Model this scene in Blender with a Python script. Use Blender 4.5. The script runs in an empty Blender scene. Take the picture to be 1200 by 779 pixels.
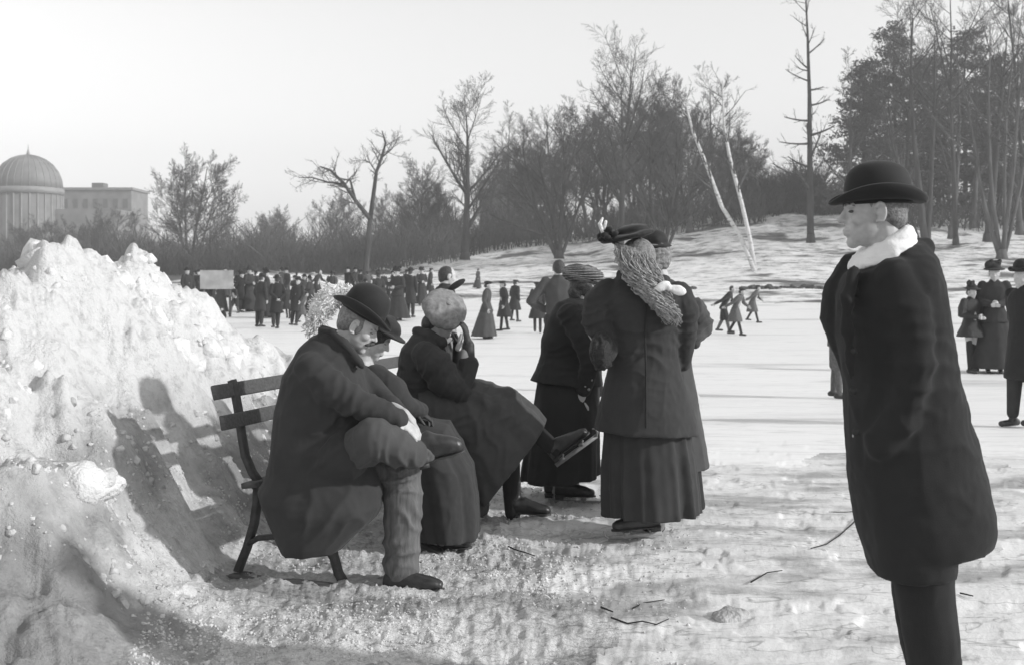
import bpy, math, random
import numpy as np
from mathutils import Vector, Matrix

S = bpy.context.scene
COL = S.collection
R = math.radians

# ------------------------------------------------------------------ camera, sky, sun, exposure
CAM_H = 1.42
FPX = 1300.0            # focal length in pixels of the 1200 px wide photograph
HOR = 326.0             # row of the horizon in the photograph
cam_d = bpy.data.cameras.new("camera")
cam_d.sensor_width = 36.0
cam_d.lens = 39.0
cam_d.shift_y = -(389.5 - HOR) / 1200.0
cam_d.clip_start = 0.1
cam_d.clip_end = 3000.0
cam_d.dof.use_dof = True
cam_d.dof.focus_distance = 5.0
cam_d.dof.aperture_fstop = 6.3
cam = bpy.data.objects.new("camera", cam_d)
cam.location = (0, 0, CAM_H)
cam.rotation_euler = (R(90), 0, 0)
COL.objects.link(cam)
S.camera = cam

SUN_EL, SUN_AZ = 25.0, -15.0         # azimuth measured from +X towards +Y
world = bpy.data.worlds.new("World")
S.world = world
world.use_nodes = True
wt = world.node_tree
wt.nodes.clear()
sky = wt.nodes.new("ShaderNodeTexSky")
sky.sky_type = 'NISHITA'
sky.sun_disc = False
sky.sun_elevation = R(SUN_EL)
sky.sun_rotation = R(90 - SUN_AZ)
sky.dust_density = 0.0
sky.air_density = 1.3
bw = wt.nodes.new("ShaderNodeSeparateColor")    # black-and-white, blue-sensitive plate: the sky's blue is what it records
bg = wt.nodes.new("ShaderNodeBackground")
bg.inputs["Strength"].default_value = 0.15
wo = wt.nodes.new("ShaderNodeOutputWorld")
wt.links.new(sky.outputs[0], bw.inputs[0])
wt.links.new(bw.outputs[2], bg.inputs["Color"])
wt.links.new(bg.outputs[0], wo.inputs["Surface"])

sd = bpy.data.lights.new("sun", 'SUN')
sd.energy = 2.5
sd.angle = R(1.4)
sd.color = (1, 1, 1)
so = bpy.data.objects.new("sun", sd)
ce, se = math.cos(R(SUN_EL)), math.sin(R(SUN_EL))
SUNV = Vector((ce * math.cos(R(SUN_AZ)), ce * math.sin(R(SUN_AZ)), se))
so.rotation_euler = SUNV.to_track_quat('Z', 'Y').to_euler()
so.location = (20, -5, 20)
COL.objects.link(so)

S.view_settings.view_transform = 'Standard'
S.view_settings.look = 'None'
S.view_settings.exposure = 0.44
S.view_settings.gamma = 1.0
S.view_settings.use_curve_mapping = False
S.render.engine = 'CYCLES'
S.cycles.max_bounces = 6
S.cycles.diffuse_bounces = 3

# ------------------------------------------------------------------ noise
def _hash(ix, iy, iz, seed):
    h = (ix.astype(np.int64) * 374761393 + iy.astype(np.int64) * 668265263 + iz.astype(np.int64) * 2147483647 + seed * 974634721) & 0xFFFFFFFF
    h = ((h ^ (h >> 13)) * 1274126177) & 0xFFFFFFFF
    h = ((h ^ (h >> 16)) * 2246822519) & 0xFFFFFFFF
    h = h ^ (h >> 15)
    return (h & 0xFFFFFF) / float(0xFFFFFF)

def vn3(x, y, z, seed=0):
    xi, yi, zi = np.floor(x), np.floor(y), np.floor(z)
    fx, fy, fz = x - xi, y - yi, z - zi
    fx, fy, fz = [f * f * (3 - 2 * f) for f in (fx, fy, fz)]
    xi, yi, zi = xi.astype(np.int64), yi.astype(np.int64), zi.astype(np.int64)
    r = 0
    for a in (0, 1):
        for b in (0, 1):
            for c in (0, 1):
                w = (fx if a else 1 - fx) * (fy if b else 1 - fy) * (fz if c else 1 - fz)
                r = r + w * _hash(xi + a, yi + b, zi + c, seed)
    return r

def vn2(x, y, seed=0):
    xi, yi = np.floor(x), np.floor(y)
    fx, fy = x - xi, y - yi
    fx, fy = fx * fx * (3 - 2 * fx), fy * fy * (3 - 2 * fy)
    xi, yi = xi.astype(np.int64), yi.astype(np.int64)
    z = np.zeros_like(xi)
    return ((_hash(xi, yi, z, seed) * (1 - fx) + _hash(xi + 1, yi, z, seed) * fx) * (1 - fy)
            + (_hash(xi, yi + 1, z, seed) * (1 - fx) + _hash(xi + 1, yi + 1, z, seed) * fx) * fy)

def fbm2(x, y, oct=4, seed=0):
    r, a, t = 0, 1.0, 0
    for i in range(oct):
        r = r + a * vn2(x * 2 ** i + i * 17.3, y * 2 ** i - i * 9.1, seed + i)
        t += a
        a *= .5
    return r / t

def lumps2(x, y, seed=0):
    """rounded clods: about 1 on a big clod's top, falling smoothly to 0 between clods"""
    xi, yi = np.floor(x).astype(np.int64), np.floor(y).astype(np.int64)
    z = np.zeros_like(xi)
    sw = np.zeros(x.shape); sh = np.zeros(x.shape)
    for a in (-1, 0, 1):
        for b in (-1, 0, 1):
            px = xi + a + .15 + .7 * _hash(xi + a, yi + b, z, seed)
            py = yi + b + .15 + .7 * _hash(xi + a, yi + b, z, seed + 5)
            d = (x - px) ** 2 + (y - py) ** 2
            hv = _hash(xi + a, yi + b, z, seed + 9)
            w = np.exp(-9 * d)
            sw += w; sh += w * hv
    return np.clip(1 + np.log(sw + 1e-9) / 6, 0, 1.1) * (.25 + .75 * sh / (sw + 1e-9))

def sst(a, b, x):
    t = np.clip((x - a) / (b - a), 0, 1)
    return t * t * (3 - 2 * t)

# ------------------------------------------------------------------ materials (grey: the photograph is black and white)
def mat(name, base, rough=.8, var=.0, scale=8.0, bump=0.0, bscale=40.0, spec=.3, stretch=None, hi=None, detail=5.0, thr=None, sheen=0.0, bdist=.01):
    m = bpy.data.materials.new(name)
    m.use_nodes = True
    nt = m.node_tree
    b = nt.nodes["Principled BSDF"]
    b.inputs["Base Color"].default_value = (base, base, base, 1)
    b.inputs["Roughness"].default_value = rough
    b.inputs["Specular IOR Level"].default_value = spec
    if sheen:
        b.inputs["Sheen Weight"].default_value = sheen
        b.inputs["Sheen Roughness"].default_value = .5
    tc = nt.nodes.new("ShaderNodeTexCoord")
    src = tc.outputs["Object"]
    if stretch:
        mp = nt.nodes.new("ShaderNodeMapping")
        mp.inputs["Scale"].default_value = stretch
        nt.links.new(src, mp.inputs[0])
        src = mp.outputs[0]
    if var or hi is not None:
        n = nt.nodes.new("ShaderNodeTexNoise")
        n.inputs["Scale"].default_value = scale
        n.inputs["Detail"].default_value = detail
        nt.links.new(src, n.inputs["Vector"])
        r = nt.nodes.new("ShaderNodeMapRange")
        lo_, hi_ = thr or (.3, .7)
        r.inputs[1].default_value, r.inputs[2].default_value = lo_, hi_
        r.inputs[3].default_value = base * (1 - var) if hi is None else base
        r.inputs[4].default_value = base * (1 + var) if hi is None else hi
        nt.links.new(n.outputs[0], r.inputs[0])
        cb = nt.nodes.new("ShaderNodeCombineColor")
        for i in range(3):
            nt.links.new(r.outputs[0], cb.inputs[i])
        nt.links.new(cb.outputs[0], b.inputs["Base Color"])
    if bump:
        n2 = nt.nodes.new("ShaderNodeTexNoise")
        n2.inputs["Scale"].default_value = bscale
        n2.inputs["Detail"].default_value = 6
        nt.links.new(src, n2.inputs["Vector"])
        bp = nt.nodes.new("ShaderNodeBump")
        bp.inputs["Strength"].default_value = bump
        bp.inputs["Distance"].default_value = bdist
        nt.links.new(n2.outputs[0], bp.inputs["Height"])
        nt.links.new(bp.outputs[0], b.inputs["Normal"])
    return m

M = dict(
    wool_black=mat("wool_black", .027, .9, .10, 9, .3, 350, .10, sheen=.06, bdist=.004),
    wool_dark=mat("wool_dark", .043, .9, .10, 9, .3, 350, .10, sheen=.06, bdist=.004),
    wool_mid=mat("wool_mid", .070, .9, .10, 9, .3, 300, .10, sheen=.06, bdist=.004),
    stripe=mat("scarf_stripe", .24, .9, .25, 60, .4, 200, .1, bdist=.006),
    wool_grey=mat("wool_grey", .11, .9, .25, 25, .25, 300, .12, bdist=.004),
    cord=mat("corduroy", .125, .9, .25, 60, .5, 90, .1, stretch=(1, 1, .08), bdist=.006),
    felt=mat("felt", .02, .75, .12, 20, .12, 400, .25, sheen=.08, bdist=.003),
    ribbon=mat("ribbon", .02, .45, .1, 40),
    skin=mat("skin", .44, .5, .12, 40, .1, 220, .4, bdist=.002),
    hair_dark=mat("hair_dark", .05, .6, .4, 60, .6, 120, .3, bdist=.01),
    hair_grey=mat("hair_grey", .2, .6, .4, 80, .6, 160, .3, bdist=.008),
    hair_fair=mat("hair_fair", .30, .45, .45, 70, .6, 140, .5, bdist=.01),
    white_cloth=mat("white_cloth", .78, .85, .06, 20, .3, 120, .2),
    cap_cloth=mat("cap_cloth", .23, .95, .22, 60, .35, 260, .1, bdist=.005),
    plume=mat("plume", .72, .85, .25, 60, .6, 90, .2),
    leather=mat("boot_leather", .028, .38, .3, 30, .2, 60, .5),
    leather_dull=mat("worn_leather", .04, .55, .3, 30, .3, 60, .4),
    steel=mat("skate_steel", .25, .35, .2, 30, spec=.6),
    fur=mat("dark_fur", .022, .55, .5, 90, .9, 140, .5, bdist=.02),
    eye=mat("eye_dark", .07, .25, spec=.5),
    iron=mat("cast_iron", .05, .6, .3, 30, .3, 120, .4),
    slat=mat("painted_wood", .085, .6, .3, 6, .35, 40, .4, stretch=(1, 14, 14)),
    snow_lump=mat("snow_lump", .68, .9, .08, 3, .5, 50, .2, bdist=.03),
    snow_grit=mat("snow_grit", .55, .9, .3, 4, .5, 50, .2, bdist=.03),
    snow_crumb=mat("snow_crumb", .52, .9, .2, 3),
    snow_clod=mat("snow_clod", .62, .9, .2, 5, .6, 60, .2, bdist=.03),
    snow_dirt=mat("snow_dirty_clod", .40, .9, .35, 7, .6, 60, .2, bdist=.03),
    bark=mat("bark", .065, .9, .4, 3, .8, 12, .2, stretch=(1, 1, .2), bdist=.05),
    bark_pale=mat("bark_pale", .11, .9, .4, 3, .8, 12, .2, stretch=(1, 1, .2), bdist=.05),
    birch=mat("birch_bark", .62, .7, scale=3, hi=.10, thr=(.56, .68), stretch=(1, 1, 2.5)),
    twig=mat("twig", .09, .9, .2, 1),
    twig_dark=mat("twig_dark", .065, .9, .2, 1),
    twig_far=mat("twig_far", .115, .9, .2, .5),
    needles=mat("needles", .10, .8, .4, .6),
    rock=mat("shore_stone", .07, .9, .4, 3, .6, 12),
    stick=mat("fallen_stick", .03, .9, .3, 30),
    glasshouse=mat("glasshouse_white", .27, .5, .15, 1.0),
    glass_pane=mat("glasshouse_glass", .21, .5, .2, .4, spec=.2),
    far_wall=mat("far_wall", .24, .8, .2, .4),
    far_dark=mat("far_window", .13, .5),
    board=mat("board_white", .34, .7, .3, 2),
)

# ------------------------------------------------------------------ small helpers
def mesh_np(name, co, faces_list, smooth=True):
    """co (n,3); faces_list: list of int arrays (m,k)"""
    me = bpy.data.meshes.new(name)
    co = np.asarray(co, dtype=np.float32)
    me.vertices.add(len(co))
    me.vertices.foreach_set("co", co.ravel())
    loops = np.concatenate([np.asarray(f, dtype=np.int32).ravel() for f in faces_list])
    tot = np.concatenate([np.full(len(f), np.asarray(f).shape[1], dtype=np.int32) for f in faces_list])
    start = np.concatenate([[0], np.cumsum(tot)[:-1]]).astype(np.int32)
    me.loops.add(len(loops))
    me.loops.foreach_set("vertex_index", loops)
    me.polygons.add(len(tot))
    me.polygons.foreach_set("loop_start", start)
    me.polygons.foreach_set("loop_total", tot)
    me.update(calc_edges=True)
    me.validate()
    if smooth:
        me.polygons.foreach_set("use_smooth", np.ones(len(me.polygons), dtype=bool))
    return me

def link(name, me, m, parent=None, loc=None):
    o = bpy.data.objects.new(name, me)
    COL.objects.link(o)
    if m is not None:
        me.materials.append(M[m] if isinstance(m, str) else m)
    if parent is not None:
        o.parent = parent
    if loc is not None:
        o.location = loc
    return o

def empty(name, loc, rz=0.0):
    o = bpy.data.objects.new(name, None)
    o.empty_display_size = .2
    o.location = loc
    o.rotation_euler = (0, 0, rz)
    COL.objects.link(o)
    return o

def tag(o, label=None, cat=None, group=None, kind=None):
    if label: o["label"] = label
    if cat: o["category"] = cat
    if group: o["group"] = group
    if kind: o["kind"] = kind
    return o

def copy_tree(o, parent=None):
    c = o.copy()
    COL.objects.link(c)
    if parent is not None:
        c.parent = parent
    for ch in list(o.children):
        copy_tree(ch, c)
    return c

def Q(px, py, Y):
    return Vector(((px - 600.0) / FPX * Y, Y, CAM_H - (py - HOR) / FPX * Y))

# ------------------------------------------------------------------ solid builder
class Blob:
    """collects closed solids; build() fuses them into one continuous surface"""
    def __init__(s, org=(0, 0, 0)):
        s.co, s.q, s.t, s.n = [], [], [], 0
        s.org = np.array(org, dtype=float)

    def _add(s, co, quads, tris):
        s.co.append(co)
        if len(quads): s.q.append(np.asarray(quads) + s.n)
        if len(tris): s.t.append(np.asarray(tris) + s.n)
        s.n += len(co)

    def rings(s, rings, c0=None, c1=None):
        k = len(rings[0]); n = len(rings)
        co = np.concatenate(rings)
        a = np.arange(k); b = (a + 1) % k
        quads = np.concatenate([np.stack([i * k + a, i * k + b, (i + 1) * k + b, (i + 1) * k + a], 1) for i in range(n - 1)])
        if c0 is None: c0 = rings[0].mean(0)
        if c1 is None: c1 = rings[-1].mean(0)
        co = np.concatenate([co, [c0], [c1]])
        tris = np.concatenate([np.stack([b, a, np.full(k, n * k)], 1), np.stack([(n - 1) * k + a, (n - 1) * k + b, np.full(k, n * k + 1)], 1)])
        s._add(co, quads, tris)

    def loft(s, rows, n=44, e=2.0, mod=None):
        """rows: (centre, u, v): ring = c + u*cos + v*sin"""
        th = np.linspace(0, 2 * np.pi, n, endpoint=False)
        cs, sn = np.cos(th), np.sin(th)
        cs = np.sign(cs) * np.abs(cs) ** (2 / e); sn = np.sign(sn) * np.abs(sn) ** (2 / e)
        rr = []
        for i, (c, u, v) in enumerate(rows):
            f = 1 + (mod(i / (len(rows) - 1), th) if mod else 0 * th)
            rr.append(np.array(c)[None] + np.outer(cs * f, np.array(u)) + np.outer(sn * f, np.array(v)))
        s.rings(rr)

    def cap(s, a, b, ra, rb=None, n=14):
        rb = ra if rb is None else rb
        a, b = np.array(a, float), np.array(b, float)
        d = b - a; L = np.linalg.norm(d)
        d = d / L if L > 1e-9 else np.array([0, 0, 1.0])
        w = np.array([0, 0, 1.0]) if abs(d[2]) < .9 else np.array([1.0, 0, 0])
        u = np.cross(d, w); u /= np.linalg.norm(u); v = np.cross(d, u)
        th = np.linspace(0, 2 * np.pi, n, endpoint=False)
        circ = np.outer(np.cos(th), u) + np.outer(np.sin(th), v)
        rr = []
        for ph in (-75, -45, -15): rr.append(a + d * ra * math.sin(R(ph)) + circ * ra * math.cos(R(ph)))
        for ph in (15, 45, 75): rr.append(b + d * rb * math.sin(R(ph)) + circ * rb * math.cos(R(ph)))
        s.rings(rr, a - d * ra, b + d * rb)

    def chain(s, pts, rad, n=14):
        for i in range(len(pts) - 1):
            s.cap(pts[i], pts[i + 1], rad[i], rad[i + 1], n)

    def ell(s, c, f, l, u, n=18):
        """ellipsoid with half-axis vectors f, l, u"""
        c, f, l, u = [np.array(x, float) for x in (c, f, l, u)]
        if np.dot(np.cross(f, l), u) < 0: l = -l
        th = np.linspace(0, 2 * np.pi, n, endpoint=False)
        rr = []
        for ph in np.linspace(-80, 80, 9):
            rr.append(c + u * math.sin(R(ph)) + (np.outer(np.cos(th), f) + np.outer(np.sin(th), l)) * math.cos(R(ph)))
        s.rings(rr, c - u, c + u)

    def sph(s, c, r):
        s.ell(c, (r, 0, 0), (0, r, 0), (0, 0, r))

    def box(s, c, ux, uy, uz):
        c, ux, uy, uz = [np.array(x, float) for x in (c, ux, uy, uz)]
        co = np.array([c + a * ux + b * uy + d * uz for d in (-1, 1) for b in (-1, 1) for a in (-1, 1)])
        q = np.array([[0, 2, 3, 1], [4, 5, 7, 6], [0, 1, 5, 4], [2, 6, 7, 3], [0, 4, 6, 2], [1, 3, 7, 5]])
        if np.dot(np.cross(ux, uy), uz) < 0: q = q[:, ::-1]
        s._add(co, q, [])

    def mesh(s, name, smooth=True):
        co = np.concatenate(s.co) - s.org
        fl = []
        if s.q: fl.append(np.concatenate(s.q))
        if s.t: fl.append(np.concatenate(s.t))
        return mesh_np(name, co, fl, smooth)

    def build(s, name, m, parent=None, voxel=None, smooth=2, folds=(), raw=False):
        me = s.mesh(name)
        o = bpy.data.objects.new(name, me)
        COL.objects.link(o)
        if voxel and not raw:
            md = o.modifiers.new("r", 'REMESH'); md.mode = 'VOXEL'; md.voxel_size = voxel; md.use_smooth_shade = True
            if smooth:
                ms = o.modifiers.new("s", 'SMOOTH'); ms.factor = .5; ms.iterations = smooth
            dg = bpy.context.evaluated_depsgraph_get()
            me2 = bpy.data.meshes.new_from_object(o.evaluated_get(dg))
            o.modifiers.clear()
            o.data = me2
            bpy.data.meshes.remove(me)
            me2.name = name
            me = me2
        if folds:
            displace(me, folds)
        me.polygons.foreach_set("use_smooth", np.ones(len(me.polygons), dtype=bool))
        me.materials.clear()
        me.materials.append(M[m])
        if parent is not None:
            o.parent = parent
        return o

def displace(me, folds):
    n = len(me.vertices)
    co = np.empty(n * 3, np.float32); me.vertices.foreach_get("co", co); co = co.reshape(-1, 3).astype(float)
    no = np.empty(n * 3, np.float32); me.vertices.foreach_get("normal", no); no = no.reshape(-1, 3)
    d = np.zeros(n)
    for amp, f, seed, kind in folds:
        if kind == 'e':          # pulled creases across a joint
            q = co - np.array(f[0:3])
            t = q @ np.array(f[3:6])
            wv = vn3(co[:, 0] * 9, co[:, 1] * 9, co[:, 2] * 9, seed) * 5
            d += amp * np.exp(-(q * q).sum(1) / f[6] ** 2) * (1 - 2 * np.abs(np.sin(t * f[7] * 3.14159 + wv)) ** .8)
            continue
        w = vn3(co[:, 0] * 3.1, co[:, 1] * 3.1, co[:, 2] * 3.1, seed + 50) * 1.6
        v = vn3(co[:, 0] * f[0] + w, co[:, 1] * f[1] + w, co[:, 2] * f[2] + w, seed)
        if kind == 'c':          # narrow creases
            v = np.exp(-np.abs(2 * v - 1) * 5.0) - .35
        elif kind == 'r':
            v = 1 - np.abs(2 * v - 1) * 2
        else:
            v = 2 * v - 1
        d += amp * v
    me.vertices.foreach_set("co", (co + no * d[:, None]).astype(np.float32).ravel())
    me.update()

def tubes(name, polylines, m, parent=None, n=6, smooth=True):
    """polylines: list of (points, radii): one mesh of tapered tubes"""
    B = Blob()
    for pts, rad in polylines:
        pts = [np.array(p, float) for p in pts]
        rr = []
        u = None
        for i, p in enumerate(pts):
            d = pts[min(i + 1, len(pts) - 1)] - pts[max(i - 1, 0)]
            d /= (np.linalg.norm(d) + 1e-9)
            if u is None:
                w = np.array([0, 0, 1.0]) if abs(d[2]) < .9 else np.array([1.0, 0, 0])
                u = np.cross(d, w)
            u = u - d * np.dot(u, d); u /= np.linalg.norm(u)
            v = np.cross(d, u)
            th = np.linspace(0, 2 * np.pi, n, endpoint=False)
            rr.append(p + rad[i] * (np.outer(np.cos(th), u) + np.outer(np.sin(th), v)))
        B.rings(rr)
    return link(name, B.mesh(name, smooth), m, parent)
# ------------------------------------------------------------------ terrain: one fan-shaped sheet of ground, split by surface
def itp(x, xs, ys):
    return np.interp(x, xs, ys)

def crest_py(px):
    return itp(px, [-400, 0, 200, 330, 440, 500, 600, 690, 800, 900, 1000, 1200, 1700], [322, 322, 321, 317, 311, 298, 282, 273, 254, 244, 240, 240, 236])

def height(x, y, detail=True):
    x = np.asarray(x, float); y = np.asarray(y, float)
    ice = -.2 * sst(9, 16, y)
    # snow bank heaped along the left behind the bench
    xb = itp(y, [0, 3, 4.2, 5.2, 7, 9, 12, 15], [-.6, -.7, -.95, -1.36, -1.12, -1.22, -1.6, -2.3])
    xc = itp(y, [0, 4, 6, 8, 10, 12, 15], [-3.0, -2.9, -2.55, -2.5, -2.62, -2.8, -3.2])
    h = itp(y, [0, 2, 3, 4, 5, 6, 6.8, 7.6, 8.5, 9.5, 10.5, 11.5, 12.5, 14, 16], [.22, .32, .5, .8, 1.12, 1.34, 1.42, 1.36, 1.2, 1.02, .82, .6, .38, .1, 0])
    if detail:
        xb = xb + .35 * (fbm2(y * 1.3, y * 0 + 3, 3, 11) - .5)
        h = h * (1 + .10 * (fbm2(x * 1.5, y * 1.2, 3, 12) - .5))
    t = np.clip((xb - x) / (xb - xc), 0, 1)
    prof = .62 * t ** 1.25 + .38 * (t * t * (3 - 2 * t))
    back = np.clip(xc - x, 0, 6)
    bank = h * np.clip(prof - .24 * back - .02 * back ** 2, 0, 1)
    z = ice + bank
    if detail:
        k = np.clip(bank / .38, 0, 1)
        wx = x + .25 * (fbm2(x * 2, y * 2, 2, 61) - .5); wy = y + .25 * (fbm2(x * 2, y * 2, 2, 62) - .5)
        z = z + k * (.16 * (fbm2(wx * 5, wy * 5, 4, 67) - .5) + .26 * (lumps2(wx * 1.7 + .3 * y, wy * 1.5, 21) - .4) + .20 * (lumps2(wx * 3.6, wy * 3.2, 22) - .35) + .10 * lumps2(wx * 9, wy * 8, 23) + .05 * (fbm2(x * 14, y * 12, 4, 24) - .5))
        near = 1 - sst(7.0, 10.5, y)
        # trampled snow: fine clods, footprints, crust
        rightcrust = sst(.1, 1.0, x + .25 * (fbm2(x * 1.2, y * 1.2, 2, 33) - .5))
        tramp = near * (1 - .90 * rightcrust) * (1 - .5 * k)
        rg = 1 - np.abs(2 * fbm2(x * 11, y * 11, 4, 39) - 1) * 2.2
        z = z + tramp * (.05 * (fbm2(x * 5.5, y * 6, 4, 38) - .5) + .016 * rg + .02 * (fbm2(x * 34, y * 30, 3, 32) - .5) + .05 * (fbm2(x * 1.8, y * 2.2, 3, 34) - .5))
        crust = fbm2(x * 2.2, y * 3.2, 4, 35)
        z = z + near * (1 - .72 * rightcrust) * (.028 * (fbm2(x * 1.3 + y * .3, y * 7.5, 4, 63) - .5) + .016 * (fbm2(x * 3, y * 16, 3, 64) - .5))
        z = z + near * rightcrust * (.016 * sst(.47, .51, crust) + .007 * sst(.50, .58, fbm2(x * 2.4, y * 4.0, 5, 66))) + near * rightcrust * .008 * (fbm2(x * 9, y * 12, 4, 37) - .5)
        z = z + .01 * sst(9, 14, y) * (1 - sst(40, 60, y)) * (fbm2(x * .6, y * .4, 3, 36) - .5)
    # shore and hill
    px = 600 + x / np.maximum(y, .1) * FPX
    zc = CAM_H + (HOR - crest_py(px)) / FPX * 125.0
    zs = .8
    shore = itp(px, [-300, 200, 420, 700, 1200, 1600], [75, 70, 62, 60, 56, 54])
    rise = sst(38, 1, 0 * y) if False else np.clip((y - 40) / (shore - 40), 0, 1) ** 1.3 * (zs + .2)
    tt = np.clip((y - shore) / (125 - shore), 0, 1)
    hill = (zc - zs) * tt ** 1.6 * (1 + 0.0 * y)
    z = z + rise + hill
    if detail:
        fm = sst(46, 64, y)
        z = z + fm * (1.0 * (fbm2(x * .2, y * .16, 5, 41) - .5) * np.clip((y - 55) / 50, 0, 1) + .12 * (fbm2(x * .9, y * .7, 3, 42) - .5))
        # snow-covered mounds by the far end of the rink
        z = z + 1.6 * sst(150, 330, px) * (1 - sst(430, 480, px)) * np.exp(-((y - 78) / 9) ** 2) * fbm2(x * .35, y * .2, 3, 43) * sst(.3, .6, fbm2(x * .2, y * .05, 2, 44))
    return z

def gz(x, y):
    return float(height(np.array([x]), np.array([y]), False)[0])

def gzd(x, y):
    return float(height(np.array([x]), np.array([y]), True)[0])

NU, NV = 1000, 760
ug = np.concatenate([np.linspace(-.95, -.50, 90, endpoint=False), np.linspace(-.50, .50, 820, endpoint=False), np.linspace(.50, .95, 90)])
yg = np.exp(np.linspace(math.log(1.0), math.log(430.0), NV))
U, Yg = np.meshgrid(ug, yg)
Xg = U * Yg
Zg = height(Xg, Yg)
co = np.stack([Xg.ravel(), Yg.ravel(), Zg.ravel()], 1)
ii, jj = np.meshgrid(np.arange(NV - 1), np.arange(NU - 1), indexing='ij')
a = (ii * NU + jj).ravel()
quads = np.stack([a, a + 1, a + NU + 1, a + NU], 1)
fc = co[quads].mean(1)
fx, fy = fc[:, 0], fc[:, 1]
xb_f = itp(fy, [0, 3, 4.2, 5.2, 7, 9, 12, 15], [-.6, -.7, -.95, -1.36, -1.12, -1.22, -1.6, -2.3]) + .35 * (fbm2(fy * 1.3, fy * 0 + 3, 3, 11) - .5)
fpx = 600 + fx / fy * FPX
wob = fbm2(fx * 1.1, fy * 1.1, 3, 51) - .5
is_bank = (fx < xb_f - .12 + .2 * wob) & (fy < 14.5)
is_ground = ~is_bank & (fy < 8.6 + 1.2 * wob)
shore_f = itp(fpx, [-300, 200, 420, 700, 1200, 1600], [75, 70, 62, 60, 56, 54])
is_ice = ~is_bank & ~is_ground & (fy < shore_f - 8)
left_edge = 470 + 130 * (fbm2(fx * .1, fy * .1, 3, 52) - .5)
is_wood = ~is_bank & ~is_ground & ~is_ice & (((fpx < left_edge) & (fy > 96)) | (fy > 135))
is_hill = ~(is_bank | is_ground | is_ice | is_wood)

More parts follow.
